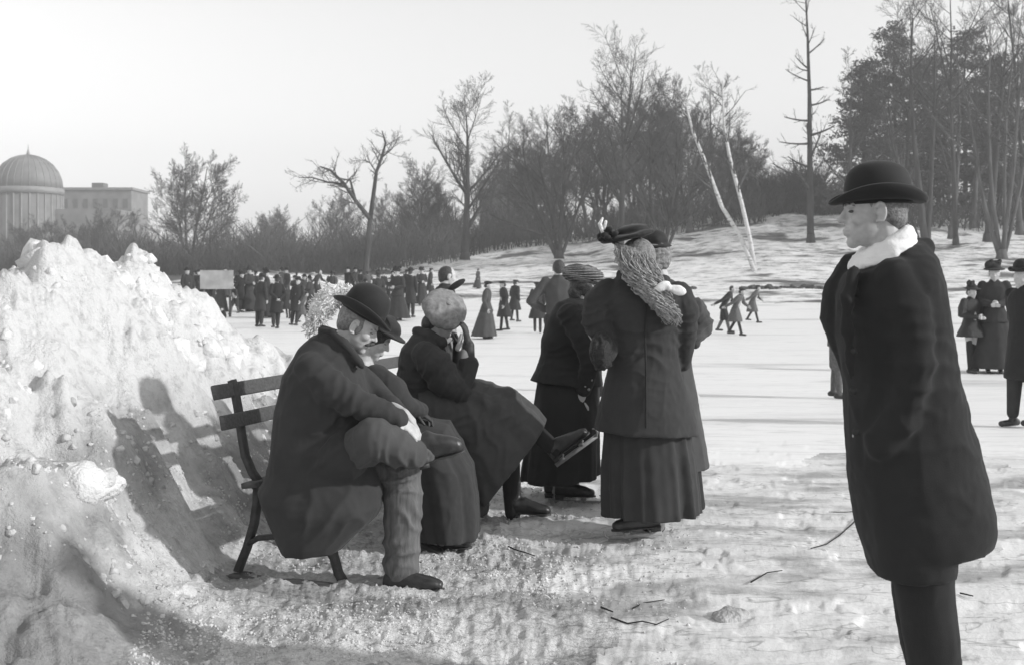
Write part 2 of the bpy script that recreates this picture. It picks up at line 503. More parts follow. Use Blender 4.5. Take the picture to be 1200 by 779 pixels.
def snow_material(name, white, dark, thr, scale, rough=.85, dirt=None, bscale=45, bump=.5, bdist=.03, spec=.25, stretch=(1, 1, 1), grain=0.0, dirty_below=None, clean_beyond=None, cracks=None):
    m = bpy.data.materials.new(name)
    m.use_nodes = True
    nt = m.node_tree
    b = nt.nodes["Principled BSDF"]
    b.inputs["Roughness"].default_value = rough
    b.inputs["Specular IOR Level"].default_value = spec
    tc = nt.nodes.new("ShaderNodeTexCoord")
    mp = nt.nodes.new("ShaderNodeMapping"); mp.inputs["Scale"].default_value = stretch
    nt.links.new(tc.outputs["Object"], mp.inputs[0])
    n = nt.nodes.new("ShaderNodeTexNoise"); n.inputs["Scale"].default_value = scale; n.inputs["Detail"].default_value = 9; n.inputs["Roughness"].default_value = .62
    nt.links.new(mp.outputs[0], n.inputs["Vector"])
    r = nt.nodes.new("ShaderNodeMapRange"); r.interpolation_type = 'SMOOTHSTEP'
    r.inputs[1].default_value, r.inputs[2].default_value = thr
    r.inputs[3].default_value, r.inputs[4].default_value = white, dark
    nt.links.new(n.outputs[0], r.inputs[0])
    val = r.outputs[0]
    if dirty_below:            # grit thrown up against the foot of the heap: clean snow on its top
        sp = nt.nodes.new("ShaderNodeSeparateXYZ"); nt.links.new(tc.outputs["Object"], sp.inputs[0])
        n5 = nt.nodes.new("ShaderNodeTexNoise"); n5.inputs["Scale"].default_value = 2.4; n5.inputs["Detail"].default_value = 5
        nt.links.new(tc.outputs["Object"], n5.inputs["Vector"])
        ad = nt.nodes.new("ShaderNodeMath"); ad.operation = 'MULTIPLY_ADD'
        ad.inputs[1].default_value = 1.1; nt.links.new(n5.outputs[0], ad.inputs[0]); nt.links.new(sp.outputs[2], ad.inputs[2])
        rz = nt.nodes.new("ShaderNodeMapRange"); rz.interpolation_type = 'SMOOTHSTEP'
        rz.inputs[1].default_value, rz.inputs[2].default_value = dirty_below[0] + .55, dirty_below[1] + .55
        nt.links.new(ad.outputs[0], rz.inputs[0])
        mx = nt.nodes.new("ShaderNodeMix"); mx.data_type = 'FLOAT'
        nt.links.new(rz.outputs[0], mx.inputs[0]); nt.links.new(val, mx.inputs[2]); mx.inputs[3].default_value = white
        val = mx.outputs[0]
    if dirt:
        (dsc, d0, d1, damt) = dirt
        n3 = nt.nodes.new("ShaderNodeTexNoise"); n3.inputs["Scale"].default_value = dsc; n3.inputs["Detail"].default_value = 8; n3.inputs["Roughness"].default_value = .7
        nt.links.new(mp.outputs[0], n3.inputs["Vector"])
        r3 = nt.nodes.new("ShaderNodeMapRange")
        r3.inputs[1].default_value, r3.inputs[2].default_value = d0, d1
        r3.inputs[3].default_value, r3.inputs[4].default_value = 1.0, damt
        nt.links.new(n3.outputs[0], r3.inputs[0])
        mu = nt.nodes.new("ShaderNodeMath"); mu.operation = 'MULTIPLY'
        nt.links.new(val, mu.inputs[0]); nt.links.new(r3.outputs[0], mu.inputs[1])
        val = mu.outputs[0]
    if clean_beyond:           # trampled and dirty only near the bench; farther out the ice is swept
        sp = nt.nodes.new("ShaderNodeSeparateXYZ"); nt.links.new(tc.outputs["Object"], sp.inputs[0])
        n5 = nt.nodes.new("ShaderNodeTexNoise"); n5.inputs["Scale"].default_value = .9; n5.inputs["Detail"].default_value = 5
        nt.links.new(tc.outputs["Object"], n5.inputs["Vector"])
        ad = nt.nodes.new("ShaderNodeMath"); ad.operation = 'MULTIPLY_ADD'
        ad.inputs[1].default_value = 3.0; nt.links.new(n5.outputs[0], ad.inputs[0])
        xs = nt.nodes.new("ShaderNodeMath"); xs.operation = 'MULTIPLY_ADD'; xs.inputs[1].default_value = .95
        nt.links.new(sp.outputs[0], xs.inputs[0]); nt.links.new(sp.outputs[1], xs.inputs[2])
        nt.links.new(xs.outputs[0], ad.inputs[2])
        rz = nt.nodes.new("ShaderNodeMapRange"); rz.interpolation_type = 'SMOOTHSTEP'
        rz.inputs[1].default_value, rz.inputs[2].default_value = clean_beyond[0] + 1.5, clean_beyond[1] + 1.5
        nt.links.new(ad.outputs[0], rz.inputs[0])
        mx = nt.nodes.new("ShaderNodeMix"); mx.data_type = 'FLOAT'
        nt.links.new(rz.outputs[0], mx.inputs[0]); nt.links.new(val, mx.inputs[2]); mx.inputs[3].default_value = .78
        val = mx.outputs[0]
    if cracks:                 # skate scratches and hair cracks in the ice
        for rot, sc_, w_, amt in cracks:
            m2 = nt.nodes.new("ShaderNodeMapping"); m2.inputs["Rotation"].default_value = (0, 0, rot); m2.inputs["Scale"].default_value = sc_
            nt.links.new(tc.outputs["Object"], m2.inputs[0])
            n6 = nt.nodes.new("ShaderNodeTexNoise"); n6.inputs["Scale"].default_value = 1.0; n6.inputs["Detail"].default_value = 3; n6.inputs["Distortion"].default_value = .4
            nt.links.new(m2.outputs[0], n6.inputs["Vector"])
            s1 = nt.nodes.new("ShaderNodeMath"); s1.operation = 'SUBTRACT'; s1.inputs[1].default_value = .5; nt.links.new(n6.outputs[0], s1.inputs[0])
            s2 = nt.nodes.new("ShaderNodeMath"); s2.operation = 'ABSOLUTE'; nt.links.new(s1.outputs[0], s2.inputs[0])
            r6 = nt.nodes.new("ShaderNodeMapRange"); r6.inputs[1].default_value, r6.inputs[2].default_value = 0, w_; r6.inputs[3].default_value, r6.inputs[4].default_value = amt, 1.0
            nt.links.new(s2.outputs[0], r6.inputs[0])
            mu = nt.nodes.new("ShaderNodeMath"); mu.operation = 'MULTIPLY'; nt.links.new(val, mu.inputs[0]); nt.links.new(r6.outputs[0], mu.inputs[1])
            val = mu.outputs[0]
    cb = nt.nodes.new("ShaderNodeCombineColor")
    for i in range(3): nt.links.new(val, cb.inputs[i])
    nt.links.new(cb.outputs[0], b.inputs["Base Color"])
    n2 = nt.nodes.new("ShaderNodeTexNoise"); n2.inputs["Scale"].default_value = bscale; n2.inputs["Detail"].default_value = 7; n2.inputs["Roughness"].default_value = .65
    nt.links.new(tc.outputs["Object"], n2.inputs["Vector"])
    bp = nt.nodes.new("ShaderNodeBump"); bp.inputs["Strength"].default_value = bump; bp.inputs["Distance"].default_value = bdist
    nt.links.new(n2.outputs[0], bp.inputs["Height"]); nt.links.new(bp.outputs[0], b.inputs["Normal"])
    return m

SN = dict(
    ground=snow_material("trampled_snow", .66, .32, (.42, .66), 1.5, dirt=(30, .48, .68, .55), bscale=55, bump=.8, bdist=.02, stretch=(.7, 1.3, 1), clean_beyond=(5.7, 8.2), cracks=((.4, (1.1, 3.6, 1), .010, .62), (-.6, (1.3, 4.2, 1), .008, .66))),
    crust=snow_material("scraped_snow_crust", .72, .35, (.46, .62), 1.1, rough=.6, dirt=(22, .56, .70, .70), bscale=40, bump=.5, bdist=.012, stretch=(.75, 1.5, 1), spec=.4, cracks=((.35, (1.0, 3.6, 1), .007, .55), (-.7, (1.5, 4.5, 1), .006, .6), (.1, (.6, 6.0, 1), .010, .8))),
    snow_bank=snow_material("banked_snow", .68, .28, (.38, .58), .9, dirt=(16, .50, .72, .66), bscale=34, bump=.7, bdist=.05, dirty_below=(.30, .95)),
    ice=snow_material("rink_ice", .84, .50, (.53, .72), .42, rough=.5, bscale=14, bump=.15, bdist=.02, stretch=(.35, 1.6, 1), spec=.4, cracks=((.3, (.25, 2.2, 1), .012, .84), (-.5, (.3, 1.7, 1), .010, .86), (1.1, (.5, 3.0, 1), .012, .88))),
    hill=snow_material("hill_snow", .84, .15, (.51, .60), .20, dirt=(1.2, .50, .62, .32), bscale=3, bump=.5, bdist=.2, stretch=(.7, 1.1, 1)),
    wood=snow_material("leaf_litter", .13, .09, (.4, .65), .3, bscale=3, bump=.5, bdist=.2),
)
def split(mask, name, key, label=None):
    q = quads[mask]
    used, inv = np.unique(q.ravel(), return_inverse=True)
    me = mesh_np(name, co[used], [inv.reshape(-1, 4)])
    o = link(name, me, SN[key])
    o["kind"] = "structure"
    return o
is_crust = is_ground & (fx + .25 * (fy - 5.0) * 0 + .9 * (fbm2(fx * 1.6, fy * 1.6, 4, 71) - .5) + .10 * (fy - 4.6) > .34)
split(is_ground & ~is_crust, "ground", "ground")
split(is_crust, "scraped_ice", "crust")
split(is_bank, "snow_bank", "snow_bank")
split(is_ice, "ice", "ice")
split(is_hill, "hill", "hill")
split(is_wood, "woodland_floor", "wood")
# ------------------------------------------------------------------ trees
def perp(d, rng):
    w = np.array([rng.gauss(0, 1), rng.gauss(0, 1), rng.gauss(0, 1)])
    w -= d * np.dot(w, d)
    return w / (np.linalg.norm(w) + 1e-9)

class Tree:
    def __init__(s, seed):
        s.rng = random.Random(seed)
        s.big, s.seg = [], []        # trunk and limb polylines; twig segments (p0, p1, r0, r1)

    def limb(s, p, d, L, r, level, up=.12, wig=.13, nseg=7, taper=.3, spec=None):
        """grows one limb and its branches. spec: per level (count, length ratio, angle lo, angle hi, start)"""
        rng = s.rng
        p = np.array(p, float); d = np.array(d, float) / np.linalg.norm(d)
        pts, rad = [p], [r]
        st = L / nseg
        for i in range(nseg):
            d = d + perp(d, rng) * wig * rng.random() + np.array([0, 0, up]) * .5
            d /= np.linalg.norm(d)
            p = p + d * st
            pts.append(p); rad.append(r * (1 - (1 - taper) * (i + 1) / nseg))
        s.add(pts, rad, level)
        s.branch(pts, rad, L, level, up, wig, spec)
        return pts, rad

    def add(s, pts, rad, level):
        if level <= 1:
            s.big.append((pts, rad))
        else:
            for i in range(len(pts) - 1):
                s.seg.append((pts[i], pts[i + 1], rad[i], rad[i + 1]))

    def branch(s, pts, rad, L, level, up, wig, spec):
        if spec is None or level >= len(spec): return
        rng = s.rng
        cnt, ratio, a0, a1, start = spec[level]
        n = len(pts) - 1
        for k in range(cnt):
            t = start + (1 - start) * (k + rng.random()) / cnt
            x = min(t * n, n - 1e-4); i = int(x); f = x - i
            q = pts[i] * (1 - f) + pts[i + 1] * f
            rr = rad[i] * (1 - f) + rad[i + 1] * f
            dd = pts[i + 1] - pts[i]; dd = dd / np.linalg.norm(dd)
            an = R(rng.uniform(a0, a1))
            nd = dd * math.cos(an) + perp(dd, rng) * math.sin(an)
            ll = L * ratio * rng.uniform(.65, 1.15) * (1.15 - .6 * t)
            s.limb(q, nd, ll, max(rr * rng.uniform(.45, .65), .013), level + 1, up, wig * 1.15, max(3, 6 - level), .35, spec)

def twigs_mesh(name, seg, m, parent, n=3):
    if not seg: return
    P0 = np.array([x[0] for x in seg]); P1 = np.array([x[1] for x in seg])
    r0 = np.array([x[2] for x in seg]); r1 = np.array([x[3] for x in seg])
    d = P1 - P0; d /= (np.linalg.norm(d, axis=1, keepdims=True) + 1e-9)
    w = np.where(np.abs(d[:, 2:3]) < .9, np.array([[0, 0, 1.0]]), np.array([[1.0, 0, 0]]))
    u = np.cross(d, w); u /= np.linalg.norm(u, axis=1, keepdims=True); v = np.cross(d, u)
    rows = []
    for P, r in ((P0, r0), (P1, r1)):
        for k in range(n):
            th = 2 * math.pi * k / n
            rows.append(P + r[:, None] * (math.cos(th) * u + math.sin(th) * v))
    N = len(seg)
    co = np.stack(rows, 1).reshape(-1, 3)
    b = np.arange(N)[:, None] * (2 * n)
    fl = [np.concatenate([b + k, b + (k + 1) % n, b + n + (k + 1) % n, b + n + k], 1) for k in range(n)]
    return link(name, mesh_np(name, co, [np.concatenate(fl)], True), m, parent)

def finish_tree(T, name, label, loc, bark='bark', twig='twig', group="bare trees on the snowy hillside", cat="tree", rz=0.0, sc=1.0):
    root = empty(name, loc, rz)
    root.scale = (sc, sc, sc)
    tubes("trunk", T.big, bark, root, 7)
    twigs_mesh("crown", T.seg, twig, root)
    tag(root, label, cat, group)
    return root

SP_FULL = [(13, .5, 28, 60, .2), (10, .5, 25, 58, .15), (8, .52, 22, 55, .12), (5, .55, 20, 50, .15)]
SP_MED = [(10, .5, 28, 60, .2), (8, .5, 25, 58, .15), (7, .52, 22, 55, .12), (4, .55, 20, 50, .15)]
SP_THIN = [(6, .4, 40, 75, .45), (5, .45, 30, 60, .25), (4, .5, 25, 60, .2)]

def hpt(px, Y):
    """a point of the ground seen at column px, Y metres out"""
    x = (px - 600) / FPX * Y
    return Vector((x, Y, gz(x, Y) - .1))

def mpp(Y): return Y / FPX

# the large spreading tree by the slope (top at row 108)
def standard_tree(seed, H, r, spec, lean=(0, 0), fork=None, wig=.06):
    T = Tree(seed)
    d = np.array([lean[0], lean[1], 1.0])
    T.limb((0, 0, 0), d, H, r, 0, .10, wig, 9, .12, spec)
    # root flare
    T.big.append(([np.array((0, 0, -.2)), np.array((0, 0, .25)), np.array((0, 0, .9))], [r * 1.6, r * 1.25, r]))
    return T

def multi_tree(seed, stems, spec, r0=.2):
    """stems: list of (dx, dy direction, length, radius)"""
    T = Tree(seed)
    for (dx, dy, L, r) in stems:
        T.limb((dx * .25, dy * .25, 0), (dx, dy, 1.0), L, r, 0, .12, .09, 8, .15, spec)
    T.big.append(([np.array((0, 0, -.25)), np.array((0, 0, .3)), np.array((0, 0, .8))], [r0 * 1.7, r0 * 1.25, r0]))
    return T

p = hpt(545, 106); h = (gz(p.x, 106) - CAM_H) and (298 - 110) * mpp(106)
finish_tree(standard_tree(3, 14.5, .42, SP_FULL, (.0, 0)), "bare_tree", "tall bare tree with a thick straight trunk alone on the brow of the slope", p, group=None)
p = hpt(655, 100)
finish_tree(multi_tree(5, [(-.45, .1, 11, .26), (.05, 0, 12, .24), (.4, -.1, 10, .18), (-.15, .2, 10, .2)], SP_MED, .34), "bare_tree", "low bare tree forking from the ground into wide leaning stems", p, group=None)
p = hpt(727, 98)
finish_tree(standard_tree(8, 15.5, .36, [(15, .6, 28, 60, .2), (10, .5, 25, 58, .15), (8, .52, 22, 55, .12), (4, .55, 20, 50, .15)], (.02, 0)), "bare_tree", "tallest bare tree above the standing women with dense fine twigs", p, twig='twig', group=None)
p = hpt(775, 92)
finish_tree(multi_tree(12, [(.25, .1, 12, .2), (-.2, 0, 12, .22), (.5, 0, 9, .16)], SP_FULL, .28), "bare_tree", "bare twin-stemmed tree just behind the leaning birches", p, group=None)

# old storm-broken tree at the left foot of the slope
p = hpt(428, 88)
T = Tree(21)
k = mpp(88)
def kp(px, py, dy=0): return np.array(((px - 428) * k, dy, (318 - py) * k))
T.big.append(([kp(430, 326), kp(429, 300), kp(432, 270), kp(434, 245)], [.34, .27, .24, .2]))
for pts, rad in (([kp(434, 246), kp(418, 225, -.5), kp(405, 205, -1), kp(390, 190, -1.2), (kp(378, 186, -1.4))], [.2, .16, .13, .1, .05]),
                 ([kp(405, 206, -1), kp(385, 203, -.6), kp(366, 197, -.2), kp(350, 197, 0)], [.1, .07, .05, .03]),
                 ([kp(418, 226, -.5), kp(410, 200, .3), kp(392, 196, .8)], [.12, .09, .05]),
                 ([kp(434, 246), kp(437, 215, .5), kp(440, 190, .6), kp(446, 172, .8), kp(450, 155, 1.1), kp(446, 140, 1)], [.2, .17, .14, .12, .09, .04]),
                 ([kp(446, 172, .8), kp(458, 162, .8), kp(466, 150, .6)], [.08, .05, .03]),
                 ([kp(440, 190, .6), kp(434, 180, 0), kp(427, 176, 0)], [.06, .05, .04])):
    T.big.append((pts, rad))
    T.branch(pts, rad, 5.0, 1, .08, .14, [(0, 0, 0, 0, 0), (9, .45, 30, 70, .2), (5, .5, 25, 60, .2), (3, .5, 25, 60, .2)])
finish_tree(T, "bare_tree", "storm-broken bare tree with crooked bare limbs at the left foot of the hill", p, 'bark', 'twig', None)

# two leaning birches from one root
for nm, path, lab, sd_ in (("birch_tree", [(884, 322), (868, 280), (846, 246), (826, 195), (812, 158), (803, 120)], "white birch trunk leaning furthest over, lower of the crossing pair", 31),
                      ("birch_tree", [(886, 321), (878, 280), (868, 240), (856, 190), (849, 150), (846, 98)], "white birch trunk leaning a little, steeper of the crossing pair", 33)):
    Y = 78
    k = mpp(Y)
    p = hpt(path[0][0], Y)
    py0 = HOR - (p.z + .1 - CAM_H) / k
    pts = [np.array(((a_ - path[0][0]) * k, .25 * math.sin(i * 1.7 + sd_) , (path[0][1] - b_) * k)) for i, (a_, b_) in enumerate(path)]
    rad = [.17, .155, .145, .13, .10, .05]
    T = Tree(sd_)
    T.big.append((pts, rad))
    for i in range(2, 5):
        T.branch(pts[i:i + 2], rad[i:i + 2], 4.6, 1, .02, .12, [(0, 0, 0, 0, 0), (5, .55, 25, 60, .1), (5, .5, 25, 60, .1), (4, .5, 20, 50, .2)])
    finish_tree(T, nm, lab, p, 'birch', 'twig', "pair of leaning birches")

# tall straight trunk left of the man's bowler
p = hpt(950, 97)
T = standard_tree(41, 23.5, .34, [(24, .16, 55, 95, .15), (4, .5, 30, 65, .25), (3, .5, 25, 60, .3)], (-.005, 0), wig=.03)
finish_tree(T, "bare_tree", "tall slim tree with one straight bare trunk running out of the top", p, 'bark', 'twig_dark', None)

# vase-shaped trees beside the pines
p = hpt(1086, 88)
T = multi_tree(45, [(-.10, .05, 19, .32), (.10, .1, 18, .27), (-.40, .1, 14, .16)], SP_THIN, .40)
finish_tree(T, "bare_tree", "bare tree of two close dark trunks just behind the man's bowler", p, 'bark', 'twig_dark', None)
p = hpt(1174, 84)
T = multi_tree(47, [(-.30, .0, 16, .19), (-.14, .1, 18, .2), (.0, -.1, 19, .2), (.12, .1, 18, .17), (.30, .0, 16, .18)], SP_THIN, .34)
finish_tree(T, "bare_tree", "pale vase-shaped tree splitting into five upright stems above the feathered hat", p, 'bark_pale', 'twig_dark', None)
p = hpt(1158, 96)
T = standard_tree(49, 18, .40, SP_THIN, (.05, 0), wig=.05)
finish_tree(T, "bare_tree", "thick dark single-trunked tree close behind the pale vase-shaped tree", p, 'bark', 'twig_dark', None)
p = hpt(1240, 92)
T = standard_tree(50, 17, .3, SP_MED, (-.12, 0), wig=.07)
finish_tree(T, "bare_tree", "bare tree at the very edge of the view leaning in beside the pale vase-shaped tree", p, 'bark', 'twig_dark', None)

for px, Y, H, ln, lab in ((1120, 94, 22, -.03, "slender bare tree between the two dark trunks and the vase-shaped tree"),
                          (1205, 90, 23, -.06, "tall bare tree with wide upper boughs at the top corner of the view"),
                          (1060, 100, 21, .05, "slender bare tree whose top spreads above the bowler man's pines")):
    p = hpt(px, Y)
    T = standard_tree(int(px), H, .24, [(12, .42, 25, 50, .45), (9, .5, 25, 55, .15), (7, .5, 22, 55, .15), (4, .55, 20, 50, .2)], (ln, 0), wig=.05)
    finish_tree(T, "bare_tree", lab, p, 'bark', 'twig', None)

# pines on the hill top
def pine(seed, H, r):
    T = Tree(seed)
    rng = T.rng
    pts = [np.array((.15 * math.sin(i * .9 + seed), .12 * math.cos(i * 1.3), H * i / 9)) for i in range(10)]
    T.big.append((pts, [r * (1 - .88 * i / 9) for i in range(10)]))
    tri = []
    nb = 150
    for b in range(nb):
        t = .12 + .86 * b / nb
        z = H * t
        L = H * .32 * (1.12 - t) ** .7 * rng.uniform(.45, 1.2)
        az = rng.uniform(0, 2 * math.pi)
        sl = rng.uniform(-.1, .35)
        d = np.array((math.cos(az), math.sin(az), sl)); d /= np.linalg.norm(d)
        a_ = np.array((0, 0, z)); e_ = a_ + d * L - np.array((0, 0, .06 * L * L / 3))
        T.seg.append((a_, e_, .045, .015))
        for c in range(int(12 + L * 11)):
            f = rng.uniform(.3, 1.05)
            q = a_ + (e_ - a_) * f + np.array((rng.gauss(0, .36), rng.gauss(0, .36), rng.gauss(0, .22)))
            tri.append((q, rng.uniform(.12, .30)))
            tri.append((q + np.array((rng.gauss(0, .2), rng.gauss(0, .2), rng.gauss(0, .12))), rng.uniform(.10, .26)))
    return T, tri

def needle_mesh(name, tri, m, parent, seed):
    rs = np.random.RandomState(seed)
    C_ = np.array([t[0] for t in tri]); s_ = np.array([t[1] for t in tri])
    N = len(C_)
    a_ = rs.normal(size=(N, 3)); a_ /= np.linalg.norm(a_, axis=1, keepdims=True)
    b_ = rs.normal(size=(N, 3)); b_ -= a_ * (a_ * b_).sum(1, keepdims=True); b_ /= np.linalg.norm(b_, axis=1, keepdims=True)
    co_ = np.stack([C_ - a_ * s_[:, None], C_ + b_ * s_[:, None] * .35, C_ + a_ * s_[:, None], C_ - b_ * s_[:, None] * .35], 1).reshape(-1, 3)
    q = np.arange(N)[:, None] * 4 + np.arange(4)[None]
    return link(name, mesh_np(name, co_, [q], False), m, parent)

pine_spec = [(1012, 112, 16.5, "pine"), (1048, 120, 20.5, "pine"), (1088, 118, 17, "pine"), (1130, 124, 20, "pine"), (1170, 116, 17, "pine"), (1215, 120, 18, "pine")]
pl = ["pine at the outer end of the hilltop pine row nearest the straight trunk", "tall dark pine directly above the man's bowler hat",
      "dense pine standing behind the two close dark trunks", "tallest pine rising behind the pale vase-shaped tree",
      "pine half hidden behind the five upright pale stems", "pine cut by the edge of the view behind the leaning edge tree"]
for i, (px, Y, H, _n) in enumerate(pine_spec):
    T, tri = pine(60 + i, H, .3)
    root = empty("pine_tree", hpt(px, Y))
    tubes("trunk", T.big, 'bark', root, 7)
    twigs_mesh("limbs", T.seg, 'twig_dark', root)
    needle_mesh("crown", tri, 'needles', root, 60 + i)
    tag(root, pl[i], "tree", "pines on the hilltop")

# protos for the wood behind, then copies
protos = [multi_tree(70, [(-.3, .1, 9, .16), (.1, .2, 11, .2), (.35, -.1, 9, .15), (-.1, -.3, 10, .16)], SP_FULL, .3),
          standard_tree(71, 12, .26, SP_FULL, (.06, 0), wig=.1),
          multi_tree(72, [(-.2, .1, 10, .18), (.25, .0, 10, .18)], SP_FULL, .28),
          standard_tree(73, 13, .22, SP_MED, (-.08, 0), wig=.08)]
built = {}
def far_tree(i, px, Y, sc, rz, label, group, twig='twig_far'):
    key = (i, twig)
    if key not in built:
        built[key] = finish_tree(protos[i], "bare_tree", label, hpt(px, Y), 'bark_pale', twig, group, rz=rz, sc=sc)
        return built[key]
    c = copy_tree(built[key])
    c.location = hpt(px, Y); c.rotation_euler = (0, 0, rz); c.scale = (sc, sc, sc)
    tag(c, label, "tree", group)
    return c

GL, GR = "bare trees along the far wood", "bare trees packed along the hill crest"
far_tree(0, 222, 122, 1.12, .3, "broad bushy bare tree spreading above the crowd left of the broken tree", GL)
LW = "bare tree in the hazy wood beyond the rink, one of many alike"
for i, px, Y, sc, rz in ((2, 128, 140, .72, 1.0), (1, 165, 145, .62, 2.0), (3, 262, 140, .72, 1.2), (2, 318, 140, .6, 2.4), (3, 372, 142, .62, 4.0), (0, 478, 135, .62, 5.0), (2, 70, 140, .6, 3.0), (1, 300, 138, .55, 5.1), (0, 24, 150, .6, 2.2), (0, 102, 148, .62, .7), (2, 48, 160, .7, 1.4)):
    far_tree(i, px, Y, sc, rz, LW, GL)
RW = "bare tree in the dense grey wood along the hill crest, one of many alike"
for i, px, Y, sc, rz in ((1, 492, 126, .85, .2), (3, 598, 124, 1.0, 1.4), (0, 625, 124, .95, 2.2), (2, 690, 118, 1.2, .9), (1, 752, 116, 1.2, 3.3), (0, 705, 130, 1.2, 4.1), (2, 808, 112, 1.05, 4.9),
                         (3, 838, 116, 1.1, 5.6), (0, 862, 122, .8, .6), (1, 650, 132, 1.15, 2.9), (0, 785, 126, 1.15, 1.9), (2, 880, 126, .6, 3.7), (0, 745, 130, 1.25, 0.1), (2, 512, 128, .7, 5.0)):
    far_tree(i, px, Y, sc, rz, RW, GR, 'twig')
FW = "pale fine-twigged bare tree rising hazily behind the rest of the wood, one of several alike"
for i, px, Y, sc, rz in ((0, 395, 168, 1.0, 1.1), (2, 455, 172, 1.0, 2.3), (0, 505, 165, 1.1, 3.9), (1, 570, 160, 1.15, 5.2), (0, 590, 168, 1.2, .4), (0, 330, 175, .85, 4.5), (2, 645, 158, 1.3, 2.9), (0, 845, 150, 1.1, 1.6)):
    far_tree(i, px, Y, sc, rz, FW, "hazy trees behind the wood")
RP = "slim bare tree among the hilltop pines, one of several alike"
for i, px, Y, sc, rz in ((3, 1000, 104, 1.1, 1.0), (1, 1060, 102, 1.2, 2.0), (3, 1115, 100, 1.2, 3.0), (1, 1195, 104, 1.2, .5), (3, 1140, 108, 1.3, 4.0)):
    far_tree(i, px, Y, sc, rz, RP, "bare trees among the pines", 'twig_dark')

# undergrowth too thick to count
def thicket(name, spots, n, hlo, hhi, m, seed):
    rs = np.random.RandomState(seed)
    seg = []
    for k in range(n):
        px0, px1, Y0, Y1 = spots[rs.randint(len(spots))]
        px = rs.uniform(px0, px1); Y = rs.uniform(Y0, Y1)
        x = (px - 600) / FPX * Y
        H = rs.uniform(hlo, hhi) * (.55 + .9 * float(fbm2(np.array([px * .02]), np.array([Y * .1]), 3, seed)[0]))
        p0 = np.array((x, Y, gz(x, Y) - .3))
        d = np.array((rs.normal(0, .28), rs.normal(0, .28), 1.0))
        p1 = p0 + d * H * .55
        p2 = p1 + (d + np.array((rs.normal(0, .5), rs.normal(0, .5), 0))) * H * .45
        r = rs.uniform(.03, .07)
        seg += [(p0, p1, r, r * .8), (p1, p2, r * .8, r * .3)]
        for j in range(3):
            f = rs.uniform(.35, 1)
            q = p0 + (p1 - p0) * f
            e = q + np.array((rs.normal(0, .45), rs.normal(0, .45), rs.uniform(.4, 1))) * H * .35
            seg.append((q, e, r * .6, r * .25))
    o = twigs_mesh(name, seg, m, None)
    o["kind"] = "stuff"
    return o
o = thicket("thicket", [(-120, 200, 118, 150), (100, 320, 112, 150), (300, 540, 104, 150), (-120, 540, 118, 150)], 7500, 2.2, 5.2, 'twig_far', 90)
tag(o, "bare tangled thicket massed along the far side of the rink", "thicket")
o = thicket("brushwood", [(540, 900, 112, 132), (880, 960, 120, 134)], 3400, 1.5, 5.0, 'twig', 91)
tag(o, "grey brushwood filling the wood along the hill crest", "brushwood")
o = thicket("undergrowth", [(1055, 1300, 106, 126), (905, 990, 118, 126)], 2400, .8, 3.2, 'twig_dark', 92)
tag(o, "dark undergrowth at the feet of the hilltop pines", "undergrowth")

# ------------------------------------------------------------------ glasshouse dome and the long building beside it
Yd = 235
k = mpp(Yd)
cx, zb = (33 - 600) * k, gz((33 - 600) * k, Yd)
root = empty("domed_glasshouse", (cx, Yd, zb))
tag(root, "pale domed glasshouse with a small finial rising over the far trees", "glasshouse")
r_ = 38 * k
zt = CAM_H + (HOR - 182) * k - zb
zd = CAM_H + (HOR - 222) * k - zb
B = Blob(); th = np.linspace(0, 2 * np.pi, 48, endpoint=False)
def ring(r, z): return np.stack([r * np.cos(th), r * np.sin(th), np.full(48, z)], 1)
B.rings([ring(r_ * math.cos(R(a_)) , zd + (zt - zd) * math.sin(R(a_)) ** .92) for a_ in (0, 12, 25, 38, 50, 62, 72, 80, 86)])
B.build("dome_glazing", 'glass_pane', root)
lines = []
for i in range(28):
    a0 = 2 * math.pi * i / 28
    lines.append(([np.array((r_ * 1.005 * math.cos(R(a_)) * math.cos(a0), r_ * 1.005 * math.cos(R(a_)) * math.sin(a0), zd + (zt - zd) * math.sin(R(a_)) ** .92 + .03)) for a_ in (0, 15, 30, 45, 60, 72, 84)], [.08] * 7))
tubes("dome_ribs", lines, 'glasshouse', root, 4)
B = Blob(); B.rings([ring(r_ * 1.04, zd - 1.2), ring(r_ * 1.04, zd + .15)]); B.build("cornice", 'glasshouse', root, raw=True)
B = Blob(); B.rings([ring(r_ * 1.0, 0), ring(r_ * 1.0, zd - 1.2)]); B.build("drum", 'glass_pane', root, raw=True)
lines = [([np.array((r_ * 1.01 * math.cos(a0), r_ * 1.01 * math.sin(a0), 0)), np.array((r_ * 1.01 * math.cos(a0), r_ * 1.01 * math.sin(a0), zd - 1.2))], [.16, .16]) for a0 in np.linspace(0, 2 * math.pi, 28, endpoint=False)]
tubes("drum_mullions", lines, 'glasshouse', root, 4)
B = Blob(); B.cap((0, 0, zt - .2), (0, 0, zt + 1.2), .5, .12); B.cap((0, 0, zt + 1.2), (0, 0, zt + 2.2), .1, .05); B.build("finial", 'glasshouse', root, raw=True)
B = Blob()
wx0, wx1 = (70 - 33) * k, (140 - 33) * k
wz = CAM_H + (HOR - 246) * k - zb
hx = (wx1 - wx0) / 2
B.box(((wx0 + wx1) / 2, 3, wz / 2), (hx, 0, 0), (0, 5, 0), (0, 0, wz / 2))
B.build("wing", 'far_wall', root, raw=True).data.polygons.foreach_set("use_smooth", np.zeros(6, dtype=bool))

